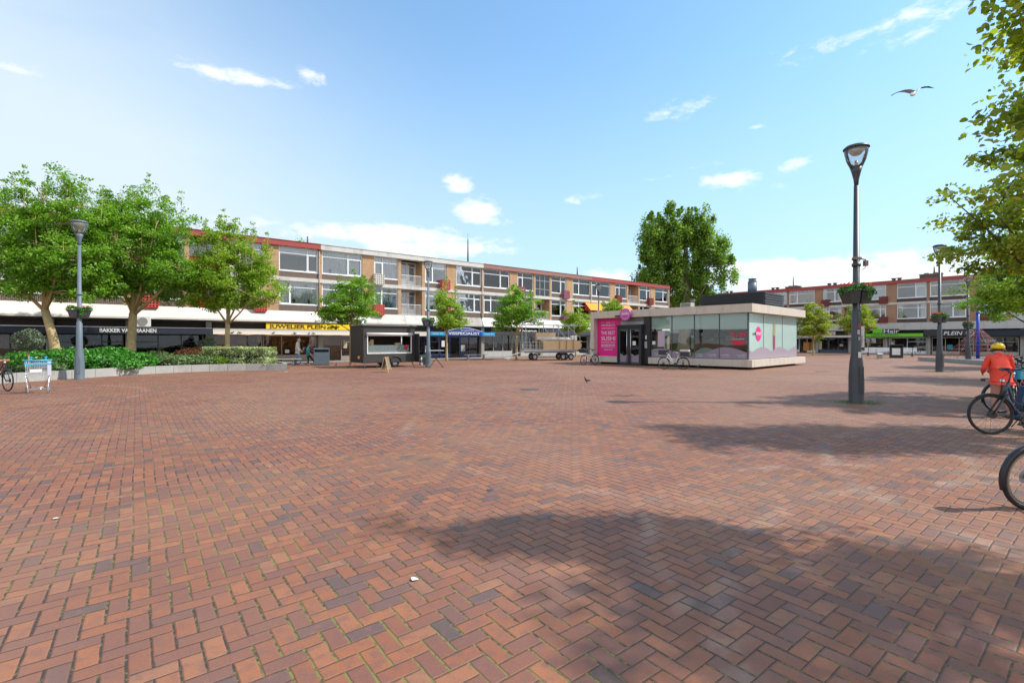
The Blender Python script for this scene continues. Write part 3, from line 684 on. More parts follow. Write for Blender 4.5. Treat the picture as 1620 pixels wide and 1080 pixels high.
def Bfascia(x0, x1, mat, z0, z1, proj=.55, name='fascia'): return MB().box(x0, x1, -proj, -proj + .1, z0, z1).box(x0, x1, -proj + .1, .38, z1 - .15, z1 - .05).build(name, mat, bB)
Bfascia(Bx(1262), Bx(1352), cream, 2.16, 2.42, 1.0)
Bfascia(Bx(1352), Bx(1370), dkgrey, 2.3, 3.0)
Bfascia(Bx(1370, .5), Bx(1461, .5), lime, 2.2, 2.62, .8)
Bfascia(Bx(1462, .5), Bx(1545, .5), black, 2.25, 3.0, .8)
Bfascia(Bx(1546, .5), 32, navy, 2.2, 2.9, .8)
sg = thing('shop_sign', 'black shop sign with green square and white Hair lettering above lime strip', 'sign', BW['loc'], BW['rz'])
a, b = Bx(1383, .6), Bx(1423, .6)
MB().box(a, b, -.86, -.80, 2.66, 3.2).build('sign_board', black, sg); MB().box(a - .1, a + .95, -.92, -.87, 2.7, 3.25).build('green_square', lime, sg)
text('Hair', .68, white, sg, (a + 1.0, -.875, 2.70), width=(b - a) - 1.05, off=.006)
text('HAIR & BEAUTY', .2, black, sg, (Bx(1378, .8), -.812, 2.34), width=Bx(1422, .8) - Bx(1378, .8))
sg = thing('shop_sign', 'slanted white PLEIN lettering and round white mark on black cafe board', 'sign', BW['loc'], BW['rz'])
a = Bx(1492, .8); text('PLEIN', .62, white, sg, (a, -.812, 2.38), width=Bx(1522, .8) - a, off=.006, shear=.2)
xx = Bx(1534.5, .8); ring = MB(); ring.tube([(xx + .34*math.cos(k*math.pi/12), -.82, 2.62 + .34*math.sin(k*math.pi/12)) for k in range(24)], .035, 6, closed=True); ring.build('round_mark', white, sg)
text('9', .5, white, sg, (xx - .14, -.812, 2.45), off=.015)
sg = thing('shop_sign', 'dark red lettering on pale board left of the far yellow green tree', 'sign', BW['loc'], BW['rz'])
a = Bx(1293, .9); MB().box(a, Bx(1322, .9), -1.05, -1.0, 2.46, 2.95).build('sign_board', M('pale_pink_board', (.55, .42, .40), .6), sg)
text('cazko', .42, M('wine_letters', (.25, .03, .05), .5), sg, (a + .2, -1.062, 2.56), width=Bx(1320, .9) - a - .3, off=.012)
shopfront(bB, -15.8, -8.1, black, 5, goodsm=goods, seed=21); shopfront(bB, -7.7, -.2, black, 5, goodsm=goods, seed=22, inm=M('reddish_interior', (.16, .04, .03), .8))
shopfront(bB, .3, 3.5, white, 3, goodsm=goods, seed=23, door=1); shopfront(bB, 4.0, 7.5, M('steel_blue_frame', (.04, .09, .15), .5), 3, goodsm=goods, seed=24)
shopfront(bB, 8.0, 11.5, whiteplastic, 2, goodsm=goods, seed=25, gl=glass); shopfront(bB, 12.0, 15.8, whiteplastic, 2, goodsm=goods, seed=26, shelves=False, gl=glass)
sf = shopfront(bB, 16.3, 23.8, M('beige_frame', (.45, .40, .33), .5), 6, goodsm=goods, seed=27, shelves=False, door=2); shopfront(bB, 24.3, 31.5, MATS['beige_frame'], 5, goodsm=goods, seed=28, shelves=False)
text('PLEIN', .4, white, bB, (Bx(1552), .28, 1.55), width=Bx(1575) - Bx(1552), shear=.2, off=.01)
# posters in the red shop window
for k, px in enumerate((1270, 1279, 1288)):
    a = Bx(px); MB().box(a, a + .9, .24, .26, .25 + .1*k, 1.5).build('poster', goods if k == 1 else M('poster_%s' % ('orange', 'pink', 'cream')[k], ((.5, .2, .04), (.5, .1, .15), (.5, .42, .3))[k], .5), bB)

# ------------------------------------------------------------------ sushi kiosk
kr = thing('kiosk', 'low stone clad sushi kiosk with mint blinds and a magenta wall panel', 'kiosk', (5.72, 35.28, 0), math.atan2(-.733, .68))
KL, KD = 11.3, 9.3; zt, zb, pt, pb = 3.735, 3.25, .56, .15
def ringbox(mb, x0, x1, y0, y1, z0, z1, w, mi=0):
    mb.box(x0, x1, y0, y0 + w, z0, z1, mi); mb.box(x0, x1, y1 - w, y1, z0, z1, mi); mb.box(x0, x0 + w, y0 + w, y1 - w, z0, z1, mi); mb.box(x1 - w, x1, y0 + w, y1 - w, z0, z1, mi)
r_ = MB()
def clad(mb, x0, x1, y0, y1, z0, z1, w, seg, gap=.008):
    for (a0, a1, ax) in ((x0, x1, 0), (y0, y1, 1)):
        n = max(1, round((a1 - a0) / seg)); d_ = (a1 - a0) / n
        for k in range(n):
            p, q = a0 + k*d_ + gap/2, a0 + (k+1)*d_ - gap/2
            if ax == 0: mb.box(p, q, y0, y0 + w, z0, z1); mb.box(p, q, y1 - w, y1, z0, z1)
            else:
                p = max(p, y0 + w + .001); q = min(q, y1 - w - .001)
                mb.box(x0, x0 + w, p, q, z0, z1); mb.box(x1 - w, x1, p, q, z0, z1)
clad(r_, 0, KL, 0, KD, zb, zt, .3, 1.62); r_.box(.3, KL - .3, .3, KD - .3, zb + .03, zb + .3)
r_.build('roof_slab', stone, kr)
p_ = MB()
# plinth is open at the entrance
for (a, b) in ((0, 2.35), (4.75, KL)):
    n = max(1, round((b - a)/1.15)); d_ = (b - a)/n
    for k in range(n): p_.box(a + k*d_ + .004, a + (k+1)*d_ - .004, 0, .32, pb, pt)
n = 8; d_ = (KD - .33)/n
for k in range(n): p_.box(KL - .32, KL, .33 + k*d_ + .004, .33 + (k+1)*d_ - .004, pb, pt); p_.box(0, .32, .33 + k*d_ + .004, .33 + (k+1)*d_ - .004, pb, pt)
p_.box(.32, KL - .32, .33, KD, pb + .02, pt - .03); p_.build('plinth', stone, kr)
MB().box(.5, KL - .5, .6, KD - .5, 0, pb).build('plinth_shadow_block', M('plinth_shadow_black', (.02, .02, .02), .9), kr)  # near-black block stands in for the shadow below the plinth
MB().box(.001, .3, .001, .9, pt, zb).box(.003, .3, .9, KD - .01, pt, zb).build('side_wall', stone, kr)
MB().box(.3, 2.4, .45, .55, pt, zb).build('magenta_panel', pink, kr)
pnl = [('SUSHI', .10, 2.92, .35), ('FRESH PRODUCTS', .17, 2.70, 1.15), ('& WITHOUT &', .13, 2.50, 1.1), ('THE BEST', .34, 2.10, 1.2), ('SUSHI', .40, 1.68, 1.2), ('FROM SMALL MENUS', .12, 1.50, 1.2), ('INGREDIENTS', .22, 1.25, 1.2), ('sushipoint.nl', .12, .98, .75)]
for body, sz, z, wd in pnl: text(body, sz, white, kr, (.58 + (1.3 - wd)/2, .44, z), width=wd, off=0, ext=.006)
MB().box(.62, .95, .436, .446, 2.955, 2.97).box(1.5, 1.83, .436, .446, 2.955, 2.97).box(.62, 1.82, .436, .446, 1.17, 1.185).build('panel_rule', white, kr)
# entrance box
e = MB(); ex0, ex1, ez = 2.4, 4.3, 2.62
e.box(ex0, ex0 + .12, -.12, .9, .04, ez); e.box(ex1 - .12, ex1, -.12, .9, .04, ez); e.box(ex0 - .03, ex1 + .03, -.15, .9, ez, ez + .12)
e.box(ex0 + .12, ex1 - .12, -.08, 0, ez - .14, ez); e.box(3.3, 3.4, -.08, .0, .04, ez - .14); e.box(ex0, ex1, -.12, .9, .0, .039)
e.box(ex1 + .001, 4.75, .2, .4, .1, ez - .05); e.box(ex1 + .001, 4.75, .2, .3, ez - .05, 3.24)
e.build('entrance_box', black, kr)
MB().box(ex0, ex1, .35, .42, ez + .125, 2.98).build('transom_window', M('pale_transom', (.35, .37, .36), .4), kr); MB().box(ex0, ex1, .35, .45, 3.0, 3.24).build('lintel', M('olive_grey_board', (.22, .22, .18), .7), kr)
for (a, b, hx) in ((2.54, 3.28, 3.2), (3.42, 4.16, 3.5)):
    d0 = MB(); d0.box(a, a + .07, -.07, -.02, .06, 2.46); d0.box(b - .07, b, -.07, -.02, .06, 2.46); d0.box(a + .07, b - .07, -.07, -.02, .06, .2); d0.box(a + .07, b - .07, -.07, -.02, 2.36, 2.46)
    dd = d0.build('door', dkgrey, kr); MB().box(a + .07, b - .07, -.05, -.04, .2, 2.36).build('pane', shopglass, dd)
    h = MB(); h.cyl((hx, -.14, .15), (hx, -.14, 2.4), .02, .02, 8); h.cyl((hx, -.14, .5), (hx, -.06, .5), .012, .012, 6); h.cyl((hx, -.14, 2.0), (hx, -.06, 2.0), .012, .012, 6); h.build('handle', chrome, dd)
    MB().add([(a + .07, -.053, .2), (b - .07, -.053, .2), (b - .07, -.053, .75), ((a + b)/2, -.053, .62), (a + .07, -.053, .8)], [(0, 1, 2, 3, 4)]).build('door_film', mauve, dd)
MB().box(3.62, 3.86, -.075, -.07, 1.35, 1.62).build('notice', white, kr)
MB().box(4.4, 4.58, .12, .2, 1.15, 1.6).build('letter_box', steel, kr, .01); MB().box(4.42, 4.52, .185, .199, 1.75, 2.0).build('notice', white, kr)
# front glazing, four bays
gx = [4.77, 6.25, 7.75, 9.3, 10.93]; fr = MB()
for k, x in enumerate(gx): fr.box(x - .02, x + .02, .33, .39, pt, zb)
fr.box(4.79, 10.95, .33, .39, pt, pt + .03); fr.box(gx[-1] + .021, gx[-1] + .06, .30, .42, pt, zb)
fr.build('window_frame', M('dark_grey_frame', (.08, .085, .085), .5), kr)
MB().box(4.8, 10.9, .355, .362, pt + .03, zb).build('front_glass', glassmat('kiosk_glass', (.84, .88, .86), 1.5), kr)
for k in range(4): MB().box(gx[k] + .03, gx[k+1] - .03, .375, .385, 2.40 - .03*k, zb).build('roller_blind', mint, kr)
def hills(mb, x0, x1, zb_, fn, y):
    n = 40; P = [(x0 + (x1 - x0)*k/n) for k in range(n + 1)]
    mb.prism([(x0, zb_), (x1, zb_)] + [(x, fn(x)) for x in P[::-1]], y, y + .004)
hb = MB(); hills(hb, 4.8, 10.9, pt + .03, lambda x: .98 + .24*math.sin((x - 4.5)*1.55) + .10*math.sin(x*.7), .343); hb.build('mauve_film', mauve, kr)
hb = MB(); hills(hb, 7.6, 9.5, pt + .03, lambda x: 1.22 - .5*((x - 8.5)/.95)**2, .349); hb.build('green_film', M('moss_film', (.13, .18, .15), .5), kr)
for x in (5.0, 7.75, 8.6, 9.4, 10.3): text('o-o SUSHI', .10, white, kr, (x, .335, .78), width=.5, ext=.002); text('take away', .07, white, kr, (x + .1, .335, .69), width=.4, ext=.002)
MB().box(5.25, 5.75, .343, .347, 1.25, 2.28).build('poster', M('lilac_poster', (.50, .38, .46), .6), kr)
MB().box(4.85, 5.08, .343, .347, 1.4, 1.62).build('notice', white, kr); MB().box(7.5, 7.68, .40, .42, 1.15, 1.95).build('notice', M('pale_notice', (.45, .50, .45), .6), kr)
text('SUSHI', .34, M('red_window_letters', (.55, .01, .05), .4), kr, (9.95, .345, 1.88), width=.98, off=.01, ext=.003)
MB().box(10.05, 10.75, .345, .349, 1.40, 1.68).build('red_label', MATS['red_window_letters'], kr); text('to go & delivery', .1, white, kr, (10.08, .340, 1.72), width=.66, ext=.002)
MB().box(8.9, 10.1, 1.8, 1.85, 2.25, 2.4).build('menu_strip', M('orange_menu', (.5, .12, .03), .5), kr)
# side glazing with closed blinds
sx = KL - .37
MB().box(sx - .01, sx, .42, 8.7, pt, zb).build('side_glass', M('mint_frosted_glass', (.42, .56, .52), .12, var=.06, scale=1.5, spec=.7), kr)
s_ = MB()
for y in (.41, 2.7, 5.9, 8.7): s_.box(sx - .03, sx + .012, y - .02, y + .02, pt, zb)
s_.box(sx - .03, sx + .011, .43, 8.68, pt, pt + .03); s_.build('window_frame', MATS['dark_grey_frame'], kr)
hb = MB(); n = 40; P = [.44 + 8.2*k/n for k in range(n + 1)]; fn = lambda y: .98 + .28*abs(math.sin((y - 1.0)*1.05)) ; poly = [(.44, pt + .03), (8.64, pt + .03)] + [(y, fn(y)) for y in P[::-1]]
vs = [(sx + .014, y, z) for y, z in poly] + [(sx + .018, y, z) for y, z in poly]; nn = len(poly)
hb.add(vs, [tuple(range(nn, 2*nn)), tuple(range(nn-1, -1, -1))] + [(i, (i+1) % nn, (i+1) % nn + nn, i + nn) for i in range(nn)]); hb.build('mauve_film', M('mauve_side_film', (.33, .27, .32), .4), kr)
lg = MB(); lg.cyl((sx + .012, 1.9, 2.05), (sx + .018, 1.9, 2.05), .42, .42, 28); lg.build('round_logo', pink, kr)
text('sushi', .26, black, kr, (sx + .02, 1.02, 1.98), width=.5, rot=(90, 0, 90), ext=.003); text('POINT', .24, white, kr, (sx + .022, 1.54, 1.98), width=.7, rot=(90, 0, 90), ext=.003, off=.006)
cs = MB(); cs.add([(sx + .015, 4.25, .75), (sx + .015, 4.6, .75), (sx + .015, 4.62, 1.95), (sx + .015, 4.22, 1.95)], [(0, 1, 2, 3)], 0); cs.add([(sx + .015, 4.22, 1.951), (sx + .015, 4.62, 1.951), (sx + .015, 4.66, 2.7), (sx + .015, 4.3, 2.75)], [(0, 1, 2, 3)], 1)
cs.build('chopstick_graphic', [M('wine_graphic', (.28, .05, .09), .5), M('bamboo_graphic', (.35, .27, .14), .5)], kr)
# interior
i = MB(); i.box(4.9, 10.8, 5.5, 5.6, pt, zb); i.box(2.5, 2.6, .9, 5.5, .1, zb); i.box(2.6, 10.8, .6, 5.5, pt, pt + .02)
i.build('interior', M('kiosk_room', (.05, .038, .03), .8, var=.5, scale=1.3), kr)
i = MB(); i.box(6.4, 10.2, 2.6, 3.2, pt + .03, 1.6, 0); i.box(6.3, 10.3, 2.5, 3.3, 1.6, 1.65, 0)
rnd = random.Random(4)
for k in range(26):
    xx = 6.4 + rnd.random()*3.6; i.box(xx, xx + .05 + rnd.random()*.2, 2.7, 2.95, 1.651, 1.72 + rnd.random()*.3, 0)
for k in range(18):
    xx = 5.2 + rnd.random()*5.2; zz = rnd.choice((1.5, 1.9, 2.3)); i.box(xx, xx + .15 + rnd.random()*.4, 5.3, 5.48, zz, zz + .25, 0)
i.build('counter', goods, kr)
# round projecting sign
rs = thing('round_sign', 'round magenta sign with white lettering hanging over the kiosk entrance', 'sign', (5.72, 35.28, 0), math.atan2(-.733, .68))
q = MB(); q.cyl((3.15, -.10, 3.42), (3.15, -.26, 3.42), .42, .42, 32); q.build('sign_disc', M('magenta_disc', (.45, .05, .30), .4), rs, .01)
q = MB(); q.cyl((3.15, -.24, 3.42), (3.15, -.27, 3.42), .36, .36, 32); q.build('sign_face', M('orchid_face', (.62, .16, .46), .4), rs)
text('sushi', .2, white, rs, (2.88, -.275, 3.43), width=.54, ext=.004, off=.004); text('POINT', .16, M('purple_letters', (.2, .02, .16), .5), rs, (2.92, -.275, 3.24), width=.46, ext=.004)
q = MB(); q.box(2.2, 2.75, -.1, -.01, 3.3, 3.4); q.build('bracket', black, rs)
# roof screen, flue, roof unit
q = MB(); sx0, sx1, sy0, sy1 = 6.9, 10.9, 2.9, 6.2
for k in range(6):
    z = 3.74 + k*.15
    q.add([(sx0, sy0, z), (sx1, sy0, z), (sx1, sy0 - .10, z + .13), (sx0, sy0 - .10, z + .13), (sx0, sy0 + .03, z), (sx1, sy0 + .03, z), (sx1, sy0 - .07, z + .13), (sx0, sy0 - .07, z + .13)], [(0,1,2,3),(7,6,5,4),(0,3,7,4),(1,5,6,2),(0,4,5,1),(3,2,6,7)])
    q.box(sx1 - .02, sx1 + .04 + .02*(k % 2), sy0 + .04, sy1, z, z + .11)
q.box(sx0, sx1 - .05, sy0 + .05, sy1, 3.72, 4.6)
q.build('roof_screen', M('black_stained_boards', (.045, .05, .06), .7, var=.35, scale=12), kr)
q = MB(); q.cyl((9.8, 4.0, 4.55), (9.8, 4.0, 5.35), .27, .27, 20); q.cyl((9.8, 4.0, 5.35), (9.8, 4.0, 5.55), .27, .2, 20); q.cyl((9.8, 4.0, 5.55), (9.8, 4.0, 5.6), .24, .24, 20)
q.build('roof_flue', M('slate_flue', (.13, .16, .2), .5, metal=.3), kr)
ac = thing('air_conditioner', 'small grey air conditioner box on the kiosk roof beside the tree', 'air conditioner', (5.72, 35.28, 0), math.atan2(-.733, .68))
MB().box(6.1, 6.85, 1.7, 2.2, 3.80, 4.12).box(6.2, 6.28, 1.75, 2.1, 3.72, 3.80).box(6.65, 6.73, 1.75, 2.1, 3.72, 3.80).build('housing', M('roof_unit_grey', (.42, .42, .40), .6), ac, .02)
q = MB(); [q.box(6.15, 6.8, 1.685, 1.698, 3.84 + k*.045, 3.86 + k*.045) for k in range(6)]; q.build('grille', black, ac)

# ------------------------------------------------------------------ street lamps
def lamp_head(root, blk, shape):
    h = MB()
    if shape == 'cone':      # tapering glass bowl in an arched frame
        prof = [(.05, 5.75), (.075, 5.9), (.12, 6.05)]
        for a in range(1): pass
        h.tube([(0, 0, 5.62), (0, 0, 5.8), (0, 0, 6.0), (0, 0, 6.12)], [.06, .08, .14, .19], 16, 0)
        for s_ in (-1, 1):
            h.tube([(s_*.15, 0, 6.08), (s_*.27, 0, 6.25), (s_*.36, 0, 6.48), (s_*.375, 0, 6.62)], .022, 6, 0)
        n = 20; ring = [(.38*math.cos(2*math.pi*k/n), .38*math.sin(2*math.pi*k/n), 6.62 + .0) for k in range(n)]
        h.tube(ring, .022, 6, 0, closed=True)
        h.tube([(0, 0, 6.62), (0, 0, 6.68), (0, 0, 6.70)], [.40, .33, .05], 24, 0)
        b = MB(); b.tube([(0, 0, 6.12), (0, 0, 6.3), (0, 0, 6.5), (0, 0, 6.615)], [.18, .29, .355, .37], 24, 0)
        b2 = MB(); b2.tube([(0, 0, 6.45), (0, 0, 6.60)], [.12, .30], 20, 0)
        b2.cyl((0, 0, 6.13), (0, 0, 6.3), .05, .05, 8)
    for m_ in (h, b, b2): m_.xf(Matrix.Diagonal((.74, .74, 1, 1)))
    hd = h.build('lamp_head', blk, root)
    b.build('lamp_glass', glassmat('lamp_glass', (.93, .94, .93), 1.35, .03, .16, (.6, .58, .52)) if 'lamp_glass' not in MATS else MATS['lamp_glass'], hd)
    b2.build('reflector', M('lamp_reflector', (.55, .53, .48), .35, metal=.5), hd)
def make_lamp(label, loc, mat, rz=0, basket=True, lean=0, scale=1.0):
    r = thing('street_lamp', label, 'street lamp', loc, rz, 'street lamps round the square')
    p = MB(); p.tube([(0,0,0), (0,0,.02), (0,0,.7), (0,0,1.05), (0,0,1.3), (0,0,2.4), (0,0,2.42), (0,0,5.65)], [.175, .17, .17, .15, .115, .10, .085, .055], 20)
    p.cyl((0,0,3.55), (0,0,3.63), .1, .1, 16)
    p.build('pole', mat, r)
    d_ = MB(); d_.box(-.06, .06, -.178, -.160, .25, .95); d_.build('service_door', mat, r, .004)
    lamp_head(r, mat, 'cone')
    if basket:
        t_ = MB(); 
        for s_ in (-1, 1):   # two half troughs clamped round the pole
            x0_, x1_ = (.03, .46) if s_ > 0 else (-.46, -.03)
            top = [(x0_ if s_ > 0 else x1_, -.2), (x1_ if s_ > 0 else x0_, -.2), (x1_ if s_ > 0 else x0_, .2), (x0_ if s_ > 0 else x1_, .2)]
            bt = [(x * (.74 if abs(x) > .1 else 1), y*.7) for x, y in top]
            vs = [(x, y, 2.58) for x, y in bt] + [(x, y, 2.92) for x, y in top]
            fs = [(0,1,2,3),(4,5,6,7),(0,4,5,1),(1,5,6,2),(2,6,7,3),(3,7,4,0)]
            t_.add(vs, fs)
            t_.box(min(top[0][0], top[1][0]) - .015, max(top[0][0], top[1][0]) + .015, -.215, .215, 2.905, 2.935)
        t_.xf(Matrix.Diagonal((.80, .95, 1, 1)))
        bk = t_.build('flower_trough', M('trough_plastic', (.045, .045, .05), .55, var=.1), r, .008)
        return r, bk
    return r, None
def leafcloud(n, sampler, size, rnd, up=.5, aspect=.55, hexa=False):
    """n small kite leaves; sampler returns (pos, outward)"""
    P, O = sampler(n)
    nrm = rnd.normal(size=(n, 3)) * .7 + O * .5; nrm[:, 2] += up; nrm /= np.linalg.norm(nrm, axis=1, keepdims=True)
    a = rnd.normal(size=(n, 3)); a -= nrm * (a * nrm).sum(1, keepdims=True); a /= np.linalg.norm(a, axis=1, keepdims=True)
    b = np.cross(nrm, a); s = size * (.65 + .7 * rnd.random((n, 1)))
    fold = nrm * s * .12
    if hexa:
        g3 = a*s; h3 = b*s*aspect
        return np.stack([P - g3*.5, P + h3*.42 - g3*.27 + fold, P + h3*.5 + g3*.06 + fold, P + h3*.28 + g3*.36, P + g3*.52 - fold*.5, P - h3*.28 + g3*.36, P - h3*.5 + g3*.06 + fold, P - h3*.42 - g3*.27 + fold], 1).reshape(-1, 3)
    V = np.stack([P - a*s*.5, P + b*s*aspect*.5 + fold - a*s*.05, P + a*s*.5, P - b*s*aspect*.5 + fold - a*s*.05], 1).reshape(-1, 3)
    return V
def leafmesh(name, V, mat, parent=None, q=4):
    n = len(V) // q; me = bpy.data.meshes.new(name); me.vertices.add(len(V)); me.vertices.foreach_set('co', V.astype(np.float32).ravel())
    me.loops.add(n*q); me.loops.foreach_set('vertex_index', np.arange(n*q, dtype=np.int32)); me.polygons.add(n)
    me.polygons.foreach_set('loop_start', np.arange(0, n*q, q, dtype=np.int32)); me.polygons.foreach_set('loop_total', np.full(n, q, dtype=np.int32))
    me.materials.append(mat); me.update(calc_edges=True); me.validate()
    o = bpy.data.objects.new(name, me); COL.objects.link(o)
    if parent: o.parent = parent
    return o
flowers = leafmat('pink_petals', (.45, .04, .03), (.65, .12, .10), (.8, .3, .25), .2)
def trough_plants(root, bk, seed):
    rnd = np.random.default_rng(seed)
    def smp(n):
        x = rnd.uniform(-.40, .40, n); y = rnd.uniform(-.22, .22, n); z = 2.93 + rnd.random(n)*.13 + .05*np.sin(x*9 + seed) - np.maximum(0, np.abs(x) - .32)*1.2
        P = np.stack([x, y, z], 1); return P, np.tile([0, 0, .5], (n, 1))
    leafmesh('trough_plants', leafcloud(900, smp, .055, rnd, .4, .7), LM['laurel'], root)
    def smp2(n):
        c = rnd.uniform(-.36, .36, 7); k = rnd.integers(0, 7, n); x = c[k] + rnd.normal(0, .03, n); y = rnd.uniform(-.2, .2, n); z = 3.04 + rnd.random(n)*.08
        return np.stack([x, y, z], 1), np.tile([0, 0, .5], (n, 1))
    leafmesh('flowers', leafcloud(120, smp2, .05, rnd, .4, .9), flowers, root)['kind'] = 'stuff'
    def smp3(n):
        x = .15 + rnd.normal(0, .04, n); y = -.24 + rnd.normal(0, .02, n); z = 2.70 + rnd.random(n)*.28
        return np.stack([x, y, z], 1), np.tile([0, -.5, 0], (n, 1))
    leafmesh('trailing_plant', leafcloud(60, smp3, .06, rnd, .1, .7), LM['laurel'], root)
lamps = [('tall charcoal street lamp with sticker covered base and trough of pink flowers', (8.97, 12.6, 0), lampblack, 1),
         ('charcoal street lamp in front of the PLEIN cafe, second from the right edge', (22.55, 25.5, 0), lampblack, 2),
         ('farther charcoal street lamp with its head hidden in leaves beside the blue pole', (34.9, 37.0, 0), lampblack, 3),
         ('slate blue street lamp at the raised planting bed by shopping trolley', (-18.25, 20.4, 0), lampblue, 4),
         ('slate blue street lamp beside the black food trailer', (-5.3, 30.6, 0), lampblue, 5)]
for lb, loc, mt, sd in lamps:
    r, bk = make_lamp(lb, loc, mt, .12*sd); trough_plants(r, bk, sd)
r, _ = make_lamp('street lamp rising behind left end of the kiosk by orange awnings', (7.75, 43.2, 0), lampblack, .2, False)
r, _ = make_lamp('street lamp whose head just shows above the kiosk roof', (21.9, 58.5, 0), lampblue, .2, False)
# stickers, clamp and camera on the nearest pole
L1 = (8.97, 12.6, 0)
r = [o for o in COL.objects if o.name == 'street_lamp'][0]
def sticker(z0, z1, a0, a1, rad, mat, name='sticker'):
    q = MB(); n = 5; vs = []
    for zz in (z0, z1):
        for k in range(n + 1): t = R(a0 + (a1 - a0)*k/n); vs.append((rad*math.cos(t), rad*math.sin(t), zz))
    q.add(vs, [(k, k + 1, n + 2 + k, n + 1 + k) for k in range(n)], 0, True); q.build(name, mat, r)
sticker(1.18, 1.33, -115, -80, .137, white); sticker(1.78, 1.9, -120, -90, .112, MATS['pale_pink_board']); sticker(1.63, 1.73, -110, -85, .1155, M('green_sticker', (.25, .4, .35), .5))
sticker(1.95, 2.05, -112, -85, .109, red); sticker(.32, .62, -85, -45, .178, M('torn_poster', (.33, .34, .34), .8, var=.5, scale=20)); sticker(.78, .95, -95, -60, .172, MATS['torn_poster'])
q = MB(); q.cyl((0,0,3.72), (0,0,3.78), .1, .1, 16); q.box(-.18, .05, -.12, -.08, 3.72, 3.78); q.bar((.05, -.05, 3.75), (.22, -.06, 3.72), .025); q.box(.17, .26, -.1, -.02, 3.56, 3.70); q.tube([(.22, -.05, 3.56), (.2, -.05, 3.5), (.1, -.06, 3.46)], .008, 5)
q.build('clamp_and_sensor', M('clamp_steel', (.2, .17, .14), .5, metal=.4), r)
# narrow sign fixed behind the nearest lamp
sg = thing('pole_sign', 'narrow white sign with red writing mounted behind nearest lamp pole', 'sign', (9.12, 12.62, 0), 0)
MB().box(-.02, .1, .03, .05, 1.45, 2.0).build('sign_plate', white, sg); text('PARK', .11, red, sg, (.062, .025, 1.5), rot=(90, -90, 0), name='lettering', ext=.002)
MB().box(-.06, .0, .0, .03, 1.6, 1.64).box(-.06, .0, .0, .03, 1.8, 1.84).build('bracket', steel, sg)
